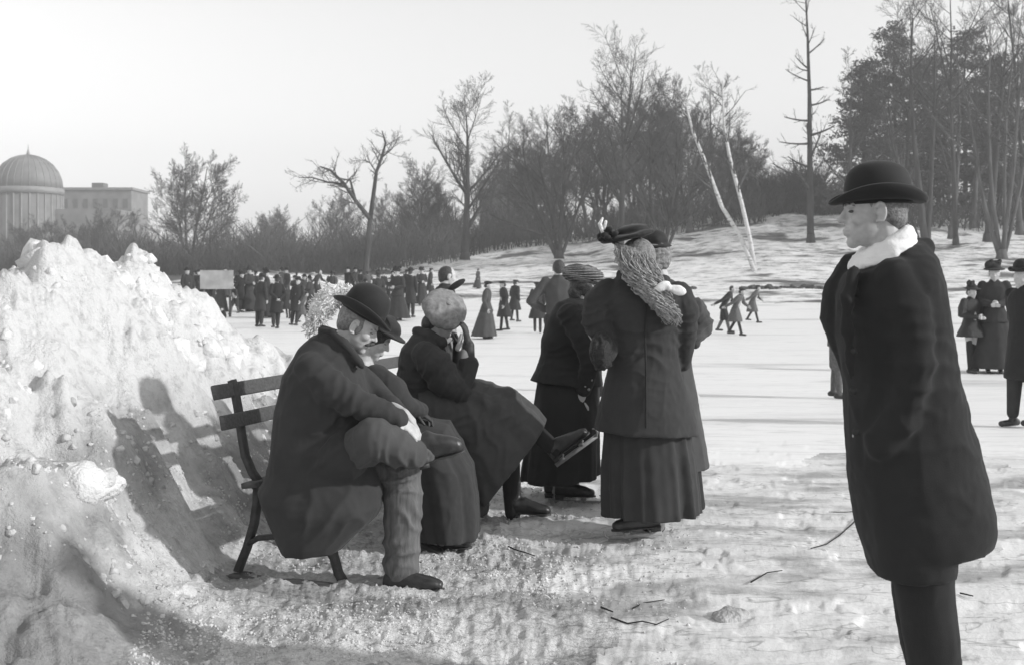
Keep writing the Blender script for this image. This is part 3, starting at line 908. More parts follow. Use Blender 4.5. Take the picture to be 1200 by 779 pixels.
root = empty("pale_building", ((112 - 600) * mpp(Yd + 30), Yd + 30, zb))
tag(root, "long flat-roofed pale building with a low roof box beside the dome", "building")
Yb = Yd + 30; kb = mpp(Yb)
ztop = CAM_H + (HOR - 223) * kb - zb
hw = 42 * kb
def flat_box(name, c, h, m, par):
    B = Blob(); B.box(c, (h[0], 0, 0), (0, h[1], 0), (0, 0, h[2]))
    o = B.build(name, m, par, raw=True); o.data.polygons.foreach_set("use_smooth", np.zeros(6, dtype=bool)); return o
flat_box("wall", (0, 6, ztop / 2), (hw, 6, ztop / 2), 'far_wall', root)
flat_box("cornice", (0, 6, ztop + .3), (hw + .4, 6.4, .3), 'glasshouse', root)
flat_box("roof_box", (-1.2, 6, ztop + 1.35), (1.4, 1.6, .75), 'far_dark', root)
for i in range(7):
    w = flat_box("window", (-hw + (i + .6) * 2 * hw / 7.2, -.02, ztop - 3.2), (.55, .08, 1.1), 'far_dark', root)
# plain pavilion glimpsed through the wood on the slope
Yp = 165; kq = mpp(Yp)
x0 = (590 - 600) * kq
zb2 = gz(x0, Yp)
root = empty("garden_house", (x0, Yp, zb2))
tag(root, "grey house glimpsed through bare branches on the hill crest", "house")
hz = CAM_H + (HOR - 225) * kq - zb2
flat_box("wall", (0, 4, hz / 2), (28 * kq, 4, hz / 2), 'far_wall', root)
flat_box("roof", (0, 4, hz + .2), (29 * kq, 4.3, .2), 'far_dark', root)
for i in range(4):
    flat_box("window", (-2.6 + i * 1.75, -.02, hz * .6), (.45, .06, .8), 'far_dark', root)
# ------------------------------------------------------------------ people
V = lambda *a: np.array(a, float)

class Fig:
    """a person laid out by photograph column/row at a distance Y0 (metres); everything is built in real size around the root"""
    def __init__(s, Y0, fx, name="person", ground=None):
        s.Y0 = Y0
        s.k = Y0 / FPX
        x = (fx - 600) / FPX * Y0
        s.root = empty(name, (x, Y0, gz(x, Y0) if ground is None else ground))
        s.org = V(*s.root.location)
    def q(s, px, py, dy=0.0):
        return V(*Q(px, py, s.Y0 + dy))
    def blob(s):
        return Blob(s.org)
    def rows(s, B, rows, n=56, e=2.2, mod=None):
        """rows: (pyL, pyR, xl, xr, half depth, dy)"""
        out = []
        for (pl, pr, xl, xr, hd, dy) in rows:
            a, b = s.q(xl, pl, dy), s.q(xr, pr, dy)
            out.append(((a + b) / 2, (b - a) / 2, V(0, hd, 0)))
        B.loft(out, n, e, mod)
    def arcs(s, B, rows, n=40, e=2.2, mod=None):
        """rows: (px, py, half width px, angle deg, half depth m, dy)"""
        out = []
        for (px, py, w, an, hd, dy) in rows:
            c = s.q(px, py, dy)
            u = V(math.cos(R(an)), 0, -math.sin(R(an))) * w * s.k
            out.append((c, u, V(0, hd, 0)))
        B.loft(out, n, e, mod)
    def chain(s, B, pts, rad, n=14):
        B.chain([s.q(*p) for p in pts], rad, n)

def frame(fwd, up):
    f = np.array(fwd, float); f /= np.linalg.norm(f)
    u = np.array(up, float); u -= f * np.dot(u, f); u /= np.linalg.norm(u)
    return f, np.cross(u, f), u

def add_head(B, C, fwd, up, neck=None, s=1.0, ears=True, face=True):
    f, l, u = frame(fwd, up)
    P = lambda a, b, c: C + (f * a + l * b + u * c) * s
    B.ell(P(-.010, 0, .032), f * .097 * s, l * .076 * s, u * .088 * s, 28)
    B.ell(P(.022, 0, -.030), f * .064 * s, l * .058 * s, u * .076 * s, 26)
    B.ell(P(.030, 0, -.066), f * .052 * s, l * .047 * s, u * .034 * s, 22)
    B.sph(P(.063, 0, -.090), .021 * s)
    if face:
        B.ell(P(.070, 0, .024), f * .019 * s, l * .052 * s, u * .012 * s)
        B.cap(P(.083, 0, .012), P(.1015, 0, -.020), .0075 * s, .0105 * s)
        for k in (-1, 1):
            B.ell(P(.088, .010 * k, -.023), f * .010 * s, l * .0075 * s, u * .0075 * s, 12)
            B.ell(P(.050, .040 * k, -.018), f * .028 * s, l * .020 * s, u * .026 * s, 16)
        B.ell(P(.082, 0, -.052), f * .013 * s, l * .023 * s, u * .0065 * s, 14)
        B.ell(P(.080, 0, -.064), f * .013 * s, l * .020 * s, u * .0075 * s, 14)
    if ears:
        for k in (-1, 1):
            pts = [P(-.004 - .016 * math.cos(a_), (.077 + .006) * k, -.004 + .029 * math.sin(a_) + .002) for a_ in np.linspace(-1.9, 2.6, 9)]
            B.chain(pts, [.0058 * s] * 9, 8)
            B.ell(P(-.006, .076 * k, -.002), f * .013 * s, l * .006 * s, u * .024 * s, 12)
            B.sph(P(.003, .078 * k, -.028), .0075 * s)
    if neck is not None:
        B.chain([P(-.025, 0, -.045), neck], [.054 * s, .060 * s])
    return f, l, u, P

def add_eyes(fig, P, f, l, u, root, s=1.0, closed=False):
    for k in (-1, 1):
        B = fig.blob()
        B.ell(P(.0725, .031 * k, .005), f * .009 * s, l * .012 * s, u * (.002 if closed else .0045) * s, 12)
        B.build("eye", 'eye', root, raw=True)
    for k in (-1, 1):
        B = fig.blob()
        B.chain([P(.086, .014 * k, .024), P(.083, .034 * k, .029), P(.068, .050 * k, .022)], [.003, .0035, .0025], 8)
        B.build("eyebrow", 'hair_grey', root, raw=True)

def add_hand(B, w, d, n, s=1.0, curl=.5, thumb=1, spread=.1):
    """w wrist, d direction of the fingers, n back-of-hand normal; curl bends fingers away from n"""
    d = np.array(d, float); d /= np.linalg.norm(d)
    n = np.array(n, float); n -= d * np.dot(n, d); n /= np.linalg.norm(n)
    t = np.cross(n, d)
    w = np.array(w, float)
    B.ell(w + d * .045 * s, d * .052 * s, t * .040 * s, n * .017 * s, 16)
    B.cap(w - d * .02 * s, w + d * .03 * s, .026 * s, .028 * s)
    for i, (off, L) in enumerate(((-.030, .070), (-.010, .082), (.011, .077), (.030, .060))):
        p = w + d * .082 * s + t * off * s * 1.0
        a_ = 0.25 * curl
        dd = d + t * off * spread * 6
        rad = .0088 * s
        pts, rr = [p - d * .02 * s, p], [rad * 1.1, rad * 1.05]
        for j, seg in enumerate((.45, .32, .23)):
            dd = dd * math.cos(a_) - n * math.sin(a_)
            p = p + dd / np.linalg.norm(dd) * L * seg * s
            pts.append(p); rr.append(rad * (1 - .1 * j))
            nn = n * math.cos(a_) + d * math.sin(a_) * .0
            a_ = .9 * curl
        B.chain(pts, rr, 8)
    b = w + d * .018 * s - t * .03 * s * thumb
    b1 = b + (d * .6 - t * thumb * .75 - n * .3) * .035 * s
    b2 = b1 + (d * .9 - t * thumb * .25 - n * .4) * .032 * s
    b3 = b2 + (d * .95 - n * .4) * .022 * s
    B.chain([b, b1, b2, b3], [.014 * s, .0115 * s, .010 * s, .008 * s], 8)

def bowler(fig, C, fwd, up, root, s=1.0, name="bowler_hat", crown_h=.135, mat_='felt'):
    """C: centre of the crown where it meets the brim"""
    f, l, u = frame(fwd, up)
    B = fig.blob()
    prof = [(0, 1.0), (.02, 1.005), (.045, 1.0), (.07, .97), (.09, .91), (.106, .80), (.119, .64), (.128, .44), (.133, .22)]
    th = np.linspace(0, 2 * np.pi, 48, endpoint=False)
    B.rings([C + u * h * s * crown_h / .135 + np.outer(np.cos(th), f * .104 * s * r) + np.outer(np.sin(th), l * .086 * s * r) for h, r in [(-.006, .98)] + prof], None, C + u * .1345 * s * crown_h / .135)
    # brim: closed loop section swept around, sides curled up
    rr = []
    secs = [(.0, .004), (.3, .003), (.62, .006), (.86, .014), (1.0, .024), (1.03, .031), (.99, .034), (.955, .028), (.86, .019), (.6, .0105), (.3, .008), (0, .010)]
    rings = []
    for (t, hgt) in secs:
        c2 = np.cos(th); s2 = np.sin(th)
        ext = .050 - .006 * np.abs(s2)
        lift = hgt * (.55 + 1.0 * np.abs(s2) ** 1.5) - .014 * t * np.abs(c2) ** 3 * 1.0
        a1 = (.102 + ext * t); b1 = (.084 + ext * t)
        rings.append(C + np.outer(c2 * a1, f) * s + np.outer(s2 * b1, l) * s + np.outer(lift, u) * s)
    k = 48; n = len(rings)
    co_ = np.concatenate(rings)
    a_ = np.arange(k); b_ = (a_ + 1) % k
    qs = np.concatenate([np.stack([i * k + a_, i * k + b_, ((i + 1) % n) * k + b_, ((i + 1) % n) * k + a_], 1) for i in range(n)])
    B._add(co_, qs, [])
    o = B.build(name, mat_, root, raw=True)
    B = fig.blob()
    B.rings([C + u * h * s + np.outer(np.cos(th), f * .1055 * s * r) + np.outer(np.sin(th), l * .0875 * s * r) for h, r in ((.004, 1), (.006, 1.008), (.034, 1.008), (.036, 1))])
    B.ell(C + l * (.089 * s) + u * .02 * s, f * .022 * s, l * .006 * s, u * .012 * s, 12)
    B.build("hat_band", 'ribbon', o, raw=True)
    return o

def boot(fig, heel, toe, root, up=(0, 0, 1), ankle=None, r=.042, mat_='leather', skate=False, name="boot", top=None, shaft=.15):
    """laced boot from heel to toe points (sole level); ankle: where the shaft goes"""
    heel, toe = np.array(heel, float), np.array(toe, float)
    f, l, u = frame(toe - heel, up)
    L = np.linalg.norm(toe - heel)
    B = fig.blob()
    P = lambda a, b, c: heel + f * a * L + l * b + u * c
    hs = r if r > .5 else 1.0
    P0, P = P, (lambda a, b, c: P0(a, b, c * hs if c > 0 else c))
    B.loft([(P(-.02, 0, .035), l * .030, u * .034 * hs), (P(.12, 0, .045), l * .035, u * .045 * hs), (P(.35, 0, .048), l * .036, u * .047 * hs), (P(.55, 0, .038), l * .040, u * .038 * hs), (P(.75, 0, .030), l * .043, u * .030 * hs), (P(.92, 0, .024), l * .036, u * .024 * hs), (P(1.0, 0, .02), l * .020, u * .016 * hs)], 24, 2.3)
    if ankle is not None and top is None and shaft:
        top = np.array(ankle, float) + V(0, 0, shaft)
    if ankle is not None:
        B.chain([P(.14, 0, .055), np.array(ankle, float), *( [np.array(top, float)] if top is not None else [])], [.042, .043, .052][: 3 if top is not None else 2])
    o = B.build(name, mat_, root, voxel=.007, smooth=3, folds=((.003, (30, 30, 30), 3, 'n'),))
    B = fig.blob()
    B.loft([(P(a_, 0, .0), l * w_, u * .006) for a_, w_ in ((-.03, .018), (.1, .031), (.4, .026), (.72, .041), (.92, .032), (1.02, .012))], 20, 3)
    B.box(P(.10, 0, -.010), f * L * .11, l * .028, u * .012)
    B.build("sole", 'leather_dull', o, raw=True)
    if skate:
        B = fig.blob()
        B.box(P(.52, 0, -.040), f * L * .58, l * .003, u * .012)
        B.chain([P(1.10, 0, -.040), P(1.17, 0, -.026), P(1.18, 0, -.004), P(1.13, 0, .006)], [.006, .006, .005, .004], 8)
        for a_ in (.16, .72):
            B.box(P(a_, 0, -.018), f * .016, l * .028, u * .004)
            B.box(P(a_, 0, -.027), f * .010, l * .006, u * .012)
        B.build("skate_blade", 'steel', o, raw=True)
    return o

CLOTH = lambda sd, a=1.0: ((.0045 * a, (5, 5, 2.2), sd, 'n'), (.0060 * a, (7, 7, 1.8), sd + 1, 'c'), (.0040 * a, (12, 12, 6), sd + 2, 'c'), (.0016 * a, (34, 34, 26), sd + 3, 'r'))

def E(fig, px, py, dy, ang, rad, freq, amp, seed=1):
    c = fig.q(px, py, dy) - fig.org
    return (amp, (c[0], c[1], c[2], math.cos(R(ang)), 0.0, -math.sin(R(ang)), rad, freq), seed, 'e')

# ---- young man standing at the right, near
g = Fig(3.5, 1085)
B = g.blob()
C = g.q(1023, 250)
f, l, u, P = add_head(B, C, (-1, .10, -.02), (.05, 0, 1), g.q(1040, 305))
B.chain([g.q(1040, 305), g.q(1052, 380), g.q(1068, 520)], [.065, .13, .13])
for dy in (-.09, .09):
    B.chain([g.q(1072, 520, dy * .8), g.q(1082, 690, dy * .85), g.q(1097, 838, dy * .85)], [.08, .055, .04])
    B.chain([g.q(1044, 352, dy * 1.1), g.q(1058, 430, dy * 1.2), g.q(1040, 490, dy * .8)], [.05, .042, .032])
    add_hand(B, g.q(1040, 490, dy * .8), (-.4, 0, -1), (0, np.sign(dy), 0), curl=.4)
B.build("body", 'skin', g.root, voxel=.0042, smooth=3)
add_eyes(g, P, f, l, u, g.root)
B = g.blob()
B.ell(P(-.018, 0, .036), f * .095, l * .0785, u * .090, 28)
B.ell(P(-.055, 0, -.01), f * .048, l * .062, u * .055, 22)
B.build("hair", 'hair_grey', g.root, voxel=.006, smooth=3, folds=((.003, (60, 60, 25), 4, 'n'),))
bowler(g, g.q(1029, 238), (-1, .10, -.02), (.06, 0, 1), g.root, 1.0)
B = g.blob()
out = []
for (pl_, pr_, xl, xr, hd, dy) in ((318, 298, 994, 1078, .115, 0), (309, 288, 996, 1074, .108, 0), (302, 278, 1000, 1070, .096, 0), (296, 267, 1005, 1066, .080, 0), (294, 265, 1010, 1062, .066, 0)):
    a_, b_ = g.q(xl, pl_, dy), g.q(xr, pr_, dy)
    out.append(((a_ + b_) / 2, (b_ - a_) / 2, V(0, hd, 0)))
B.loft(out, 48, 2.0)
B.build("scarf", 'white_cloth', g.root, voxel=.007, smooth=3, folds=((.005, (10, 10, 34), 5, 'c'), (.004, (26, 26, 60), 6, 'r'), (.002, (60, 60, 60), 7, 'n')))
B = g.blob()
g.rows(B, [(310, 286, 1008, 1080, .105, 0), (322, 300, 992, 1091, .165, 0), (350, 332, 983, 1099, .20, 0), (385, 375, 984, 1107, .20, 0), (440, 432, 990, 1118, .185, 0), (500, 490, 993, 1131, .19, 0),
           (560, 545, 996, 1147, .195, 0), (610, 592, 1006, 1158, .20, 0), (640, 618, 1014, 1160, .20, 0), (655, 634, 1020, 1156, .19, 0)], e=2.3)
g.rows(B, [(600, 600, 1008, 1112, .17, -.01), (640, 640, 1016, 1113, .175, -.01), (671, 666, 1024, 1112, .17, -.01)], e=2.6)
g.chain(B, [(1048, 330, -.125), (1060, 364, -.155), (1072, 432, -.165), (1052, 498, -.15), (1034, 520, -.13)], [.074, .08, .069, .062, .058])
g.chain(B, [(1004, 322, .13), (990, 345, .12), (985, 372, .11), (1000, 420, .12), (1012, 470, .1)], [.075, .074, .066, .056, .05])
g.chain(B, [(1000, 318, -.11), (992, 350, -.14), (994, 392, -.15), (998, 440, -.16)], [.02, .022, .022, .012])   # lapel roll
B.chain([g.q(1066, 300, -.10), g.q(1083, 290, 0), g.q(1066, 298, .10)], [.024, .034, .03])
coat = B.build("overcoat", 'wool_black', g.root, voxel=.010, smooth=3, folds=CLOTH(10, .9) + (E(g, 1072, 432, -.165, 95, .13, 15, .008), E(g, 1050, 345, -.15, 60, .10, 13, .007, 2), E(g, 985, 375, -.1, 95, .10, 15, .008, 3), E(g, 1090, 520, -.15, 70, .22, 6, .006, 4), E(g, 1040, 510, -.15, 40, .10, 12, .003, 5)))
for px, py in ((1000, 412), (1000, 458), (1003, 506)):
    B = g.blob(); B.ell(g.q(px, py, -.165), V(.012, 0, 0), V(0, .006, 0), V(0, 0, .012)); B.build("button", 'ribbon', coat, raw=True)
B = g.blob()
g.chain(B, [(1080, 600, -.075), (1084, 690, -.08), (1096, 780, -.08), (1100, 838, -.08)], [.10, .092, .084, .076])
g.chain(B, [(1074, 600, .075), (1079, 690, .08), (1092, 780, .08), (1096, 836, .08)], [.10, .092, .084, .076])
B.build("trousers", 'wool_black', g.root, voxel=.012, smooth=3, folds=CLOTH(13, .8))
for dy in (-.09, .09):
    boot(g, g.q(1108, 853, dy), g.q(1012, 853, dy), g.root, ankle=g.q(1098, 830, dy), name="boot")
tag(g.root, "young man in bowler, white scarf and long black overcoat, seen from the side", "person")

# ---- bench
BA = R(19)
bd = V(math.sin(BA), math.cos(BA), 0)         # along the bench
bf = V(math.cos(BA), -math.sin(BA), 0)        # the way a sitter faces
bo = V(-1.30, 5.27, 0)                        # rear foot, near end
up_ = V(0, 0, 1)
bo[2] = gz(bo[0], bo[1]) - .01
bench = empty("park_bench", bo)
tag(bench, "slatted park bench with curved cast iron legs beside the snow bank", "bench")
BL = 2.5
def bp(a, t, z): return bf * a + bd * t + up_ * z
def iron_end(t):
    B = Blob()
    def bar(pts, w=.018, d=.024):
        pts = [bp(a_, t, z) for a_, z in pts]
        sec = []
        for i, p_ in enumerate(pts):
            dd = pts[min(i + 1, len(pts) - 1)] - pts[max(i - 1, 0)]; dd /= np.linalg.norm(dd)
            nn = np.cross(dd, bd); nn /= np.linalg.norm(nn)
            sec.append((p_, nn * w, bd * d))
        B.loft(sec, 16, 4)
    bar([(-.05, .0), (-.03, .05), (.01, .14), (.05, .26), (.065, .36), (.07, .44)])                                  # rear leg
    bar([(-.075, .008), (-.03, .012), (.03, .008)], .010, .03)
    bar([(.54, .0), (.50, .06), (.475, .14), (.455, .24), (.44, .34), (.46, .42)])                                      # front leg
    bar([(.50, .008), (.545, .012), (.60, .008)], .010, .03)
    bar([(.02, .16), (.07, .19), (.16, .205), (.26, .20), (.36, .205), (.43, .19), (.48, .12)], .013)                        # arched stretcher
    bar([(.05, .44), (.16, .425), (.30, .415), (.42, .43), (.49, .425)], .016)                                             # seat rail
    bar([(.10, .43), (.04, .50), (.0, .58), (-.02, .68), (-.035, .78), (-.06, .90), (-.075, .94)], .016)                 # back stile
    o = B.build("end_frame", 'iron', bench, raw=True)
    return o
for t in (.06, BL * .5, BL - .06): iron_end(t)
def slat(name, a, z, t0, t1, w, th_, tilt):
    B = Blob()
    c = bp(a, (t0 + t1) / 2, z)
    d1 = bf * math.cos(tilt) + up_ * math.sin(tilt)
    d2 = -bf * math.sin(tilt) + up_ * math.cos(tilt)
    B.loft([(c + bd * (-(t1 - t0) / 2), d1 * w, d2 * th_), (c + bd * ((t1 - t0) / 2), d1 * w, d2 * th_)], 24, 7)
    o = B.build(name, 'slat', bench, raw=True)
    return o
for a_, z, tl in ((.07, .455, .12), (.165, .442, .05), (.26, .438, 0), (.355, .443, -.05), (.45, .445, -.08)):
    slat("seat_slat", a_, z, -.02, BL + .02, .042, .014, tl)
slat("back_slat", -.02, .755, -.10, BL + .02, .035, .015, R(100))
slat("back_slat", -.065, .895, -.10, BL + .02, .035, .015, R(105))
slat("frame_shadow_strip", .18, .012, -.03, .03, .32, .012, 0)  # dark strip laid flat in place of the end frame's cast shadow

# ---- man sitting at the near end of the bench, ankle on knee
g = Fig(5.12, 470)
B = g.blob()
C = g.q(420, 383)
hf, hu = (.89, -.05, -.46), (.46, 0, .89)
f, l, u, P = add_head(B, C, hf, hu, g.q(398, 405), .98)
B.chain([g.q(398, 405), g.q(382, 440), g.q(375, 530)], [.065, .15, .15])
B.chain([g.q(375, 540, .08), g.q(465, 550, .05), g.q(474, 672, .0)], [.08, .055, .04])
B.chain([g.q(375, 545, -.08), g.q(438, 517, -.24), g.q(488, 529, -.11)], [.07, .05, .038])
B.chain([g.q(362, 436, -.16), g.q(412, 470, -.22), g.q(468, 491, -.17)], [.05, .04, .028])
B.chain([g.q(400, 436, .14), g.q(440, 465, .1), g.q(474, 486, -.06)], [.05, .04, .028])
add_hand(B, g.q(467, 491, -.17), (.72, .1, -.60), (.5, -.3, .6), 1.0, curl=.75, thumb=1)
add_hand(B, g.q(476, 488, -.06), (.62, -.2, -.70), (.6, .2, .6), 1.0, curl=.75, thumb=-1)
B.build("body", 'skin', g.root, voxel=.0042, smooth=2)
add_eyes(g, P, f, l, u, g.root, closed=True)
B = g.blob()
B.ell(P(-.020, 0, .034), f * .094, l * .0785, u * .090, 28)
B.ell(P(-.055, 0, -.008), f * .048, l * .062, u * .055, 22)
for k in (-1, 1):
    B.ell(P(.014, .068 * k, .008), f * .013, l * .010, u * .040, 14)
B.build("hair", 'hair_grey', g.root, voxel=.006, smooth=3, folds=((.003, (60, 60, 25), 4, 'n'),))
B = g.blob()
for k in (-1, 1):
    B.chain([P(.098, .004 * k, -.040), P(.090, .020 * k, -.045), P(.076, .034 * k, -.056)], [.009, .009, .005], 8)
B.build("moustache", 'hair_dark', g.root, raw=True)
bowler(g, g.q(424, 368), (.86, -.05, -.52), (.52, 0, .86), g.root, 1.02, crown_h=.145)
B = g.blob()
g.arcs(B, [(402, 402, 20, 35, .085, 0), (395, 412, 34, 33, .15, 0), (389, 428, 44, 28, .20, 0), (384, 455, 54, 16, .22, 0), (379, 495, 57, 6, .225, 0), (376, 530, 58, 0, .225, 0), (376, 562, 66, -4, .22, 0)], e=2.3)
g.rows(B, [(545, 545, 318, 440, .22, -.01), (575, 572, 302, 448, .225, -.03), (600, 590, 312, 448, .225, -.05), (622, 604, 320, 440, .20, -.06), (640, 622, 328, 420, .18, -.07), (647, 642, 332, 402, .165, -.07)], e=2.2)
g.chain(B, [(366, 432, -.15), (388, 455, -.2), (414, 471, -.23), (450, 484, -.2), (466, 491, -.175)], [.085, .085, .075, .058, .052])
g.chain(B, [(404, 432, .14), (440, 465, .12), (466, 483, -.0)], [.085, .072, .05])
g.chain(B, [(380, 548, -.10), (404, 532, -.17)], [.13, .125])
B.chain([g.q(378, 388, -.06), g.q(402, 402, -.11), g.q(424, 428, -.12)], [.02, .028, .02])   # collar
B.chain([g.q(378, 386, .06), g.q(402, 396, .11)], [.02, .03])
coat = B.build("overcoat", 'wool_dark', g.root, voxel=.011, smooth=3, folds=CLOTH(20, .9) + (E(g, 412, 471, -.22, 22, .11, 20, .009), E(g, 372, 440, -.18, 50, .12, 14, .008, 2), E(g, 392, 505, -.2, 65, .17, 11, .010, 3), E(g, 385, 590, -.2, 20, .2, 8, .010, 4), E(g, 455, 486, -.18, 22, .07, 24, .006, 5)))
B = g.blob(); B.chain([g.q(376, 387, -.075), g.q(388, 389, -.105), g.q(402, 403, -.122), g.q(414, 417, -.125)], [.012, .02, .020, .010]); B.build("velvet_collar", 'felt', coat, voxel=.006)
B = g.blob()
g.chain(B, [(385, 552, .08), (440, 548, .07), (468, 552, .03)], [.10, .10, .098])
g.chain(B, [(469, 550, .02), (472, 585, .01), (471, 630, 0), (470, 661, 0)], [.102, .100, .094, .090])
B.build("trousers", 'cord', g.root, voxel=.009, smooth=2, folds=((.010, (5, 5, 3), 24, 'n'), (.006, (9, 9, 4), 26, 'c'), (.0012, (120, 120, 2), 25, 'n'), E(g, 468, 562, -.05, 70, .12, 14, .016), E(g, 466, 648, -.02, 75, .11, 12, .013, 2), E(g, 480, 610, -.05, 110, .12, 9, .007, 3)))
B = g.blob()
g.chain(B, [(412, 530, -.17), (438, 515, -.26)], [.095, .104])
g.chain(B, [(438, 515, -.26), (464, 524, -.20), (484, 531, -.125)], [.104, .090, .074])
B.build("crossed_trouser_leg", 'wool_mid', g.root, voxel=.009, smooth=3, folds=CLOTH(27, .7) + (E(g, 455, 535, -.22, 10, .13, 16, .010), E(g, 420, 535, -.25, 60, .12, 12, .006, 2)))
B = g.blob()
g.chain(B, [(474, 528, -.14), (488, 531, -.10), (500, 530, -.085)], [.070, .060, .050])
B.build("sock_cuff", 'wool_grey', g.root, voxel=.006, smooth=1, folds=((.003, (90, 90, 90), 6, 'n'),))
boot(g, g.q(491, 543, -.09), g.q(544, 527, -.07), g.root, (-.30, -.15, .93), r=1.45, ankle=g.q(496, 524, -.09), shaft=0, name="boot")
boot(g, g.q(452, 690, -.01), g.q(519, 690, -.07), g.root, ankle=g.q(464, 664, 0), name="boot")
tag(g.root, "man in bowler and overcoat bent forward on the bench, boot across his knee", "person")

# ---- woman half hidden between him and the cap woman
g = Fig(5.85, 522)
B = g.blob()
C = g.q(438, 396)
f, l, u, P = add_head(B, C, (.86, .05, -.5), (.5, 0, .86), g.q(424, 425), .95)
B.chain([g.q(424, 425), g.q(430, 460), g.q(430, 540)], [.055, .12, .13])
for dy in (-.08, .08):
    B.chain([g.q(435, 530, dy), g.q(498, 538, dy), g.q(518, 632, dy)], [.08, .05, .035])
    B.chain([g.q(432, 440, dy * 1.8), g.q(462, 470, dy * 1.8), g.q(484, 480, dy)], [.045, .038, .024])
    add_hand(B, g.q(484, 480, dy), (1, 0, -.5), (0, 0, 1), .85, curl=.8, thumb=1 if dy < 0 else -1)
B.build("body", 'skin', g.root, voxel=.005, smooth=3)
for dy in (-.08, .08):
    B = g.blob(); add_hand(B, g.q(484, 480, dy), (1, 0, -.5), (0, 0, 1), 1.0, curl=.8, thumb=1 if dy < 0 else -1); B.build("glove", 'leather_dull', g.root, voxel=.006, smooth=2)
add_eyes(g, P, f, l, u, g.root, .95, True)
B = g.blob(); B.ell(P(-.02, 0, .035), f * .10, l * .083, u * .094); B.build("hair", 'hair_dark', g.root, voxel=.008)
B = g.blob()
th = np.linspace(0, 2 * np.pi, 36, endpoint=False)
hf, hl, hu2 = frame((.86, .05, -.5), (.5, 0, .86))
hc = P(.01, 0, .07)
B.ell(hc + hu2 * .02, hf * .105, hl * .10, hu2 * .06, 26)
B.ell(hc + hf * .05 - hu2 * .005, hf * .10, hl * .13, hu2 * .014, 30)
hat = B.build("hat", 'felt', g.root, voxel=.007, smooth=2, folds=((.006, (25, 25, 25), 8, 'n'),))
B = g.blob()
rng = random.Random(5)
path = [g.q(432, 372, .02), g.q(412, 346, .02), g.q(390, 345, .02), g.q(376, 362, .02), g.q(368, 385, .02)]
B.chain(path, [.02, .040, .055, .060, .025])
for i in range(3200):
    t = rng.random() * 3.99; j = int(t)
    c_ = path[j] + (path[j + 1] - path[j]) * (t - j)
    d_ = V(rng.gauss(0, 1), rng.gauss(0, 1), rng.gauss(0, 1)); d_ /= np.linalg.norm(d_)
    R_ = (.03, .05, .064, .058)[j]
    c_ = c_ + d_ * R_ * rng.uniform(.8, 1.05)
    e_ = c_ + d_ * .003 + V(rng.gauss(0, .010), rng.gauss(0, .010), rng.gauss(-.003, .010))
    B.cap(c_, e_, .0034, .0022, 4)
B.build("plume", 'plume', hat, raw=True)
B = g.blob()
g.arcs(B, [(424, 424, 18, 25, .075, 0), (428, 436, 30, 20, .16, 0), (430, 462, 34, 8, .17, 0), (430, 492, 27, 0, .14, 0), (432, 520, 36, 0, .2, 0)])
g.chain(B, [(440, 445, -.15), (458, 458, -.19), (474, 474, -.18), (492, 481, -.09)], [.085, .09, .06, .045])
g.chain(B, [(440, 445, .15), (462, 470, .18), (492, 481, .08)], [.085, .06, .045])
B.build("jacket", 'wool_dark', g.root, voxel=.010, smooth=3, folds=CLOTH(30))
B = g.blob()
pl_ = lambda t, th: .05 * t * np.sin(7 * th + 1) + .035 * t * np.sin(13 * th + 2.2)
g.arcs(B, [(432, 515, 34, 80, .2, 0), (470, 518, 36, 80, .21, 0), (505, 530, 42, 122, .22, 0), (516, 560, 43, 158, .24, 0), (522, 595, 40, 172, .24, 0), (526, 627, 36, 180, .24, 0)], mod=pl_)
B.build("skirt", 'wool_dark', g.root, voxel=.010, smooth=2, folds=CLOTH(33, 1.2))
boot(g, g.q(515, 641, -.06), g.q(552, 641, -.1), g.root, ankle=g.q(520, 625, -.06))
boot(g, g.q(482, 655, -.12), g.q(520, 652, -.18), g.root, ankle=g.q(486, 632, -.1), skate=True)
tag(g.root, "woman bending low on the bench behind the seated man, white plume on her dark hat", "person")

# ---- woman in the pale tam at the far end of the bench, legs crossed
g = Fig(6.5, 600)
B = g.blob()
C = g.q(520, 375)
f, l, u, P = add_head(B, C, (.80, .1, -.58), (.58, 0, .80), g.q(507, 398), .95)
B.chain([g.q(507, 398), g.q(500, 430), g.q(498, 480)], [.055, .12, .12])
B.chain([g.q(505, 485, .08), g.q(592, 492, .08), g.q(602, 600, .05)], [.08, .055, .04])
B.chain([g.q(505, 485, -.08), g.q(598, 478, -.05), g.q(648, 522, -.05)], [.08, .055, .04])
B.chain([g.q(502, 425, -.15), g.q(540, 460, -.16), g.q(548, 405, -.08)], [.045, .04, .026])
B.chain([g.q(506, 425, .15), g.q(535, 452, .14), g.q(536, 405, .06)], [.045, .04, .026])
B.build("body", 'skin', g.root, voxel=.005, smooth=3)
add_eyes(g, P, f, l, u, g.root, .95)
B = g.blob(); B.ell(P(-.025, 0, .02), f * .095, l * .084, u * .095); B.ell(P(-.06, 0, -.06), f * .05, l * .065, u * .06); B.build("hair", 'hair_dark', g.root, voxel=.008, smooth=3, folds=((.004, (50, 50, 20), 4, 'n'),))
B = g.blob()
add_hand(B, g.q(549, 407, -.08), (-.16, .05, 1), (1, -.3, 0), 1.0, curl=.35, thumb=1)
B.cap(g.q(549, 430, -.09), g.q(549, 405, -.08), .042, .036)
B.build("glove", 'leather_dull', g.root, voxel=.0045, smooth=1)
B = g.blob()
add_hand(B, g.q(537, 407, .06), (-.25, -.1, 1), (1, .3, 0), 1.0, curl=.35, thumb=-1)
B.cap(g.q(537, 430, .08), g.q(537, 405, .06), .04, .034)
B.build("glove", 'leather_dull', g.root, voxel=.0045, smooth=1)
B = g.blob()
tf, tl, tu = frame((.85, .1, -.5), (.22, -.72, .62))
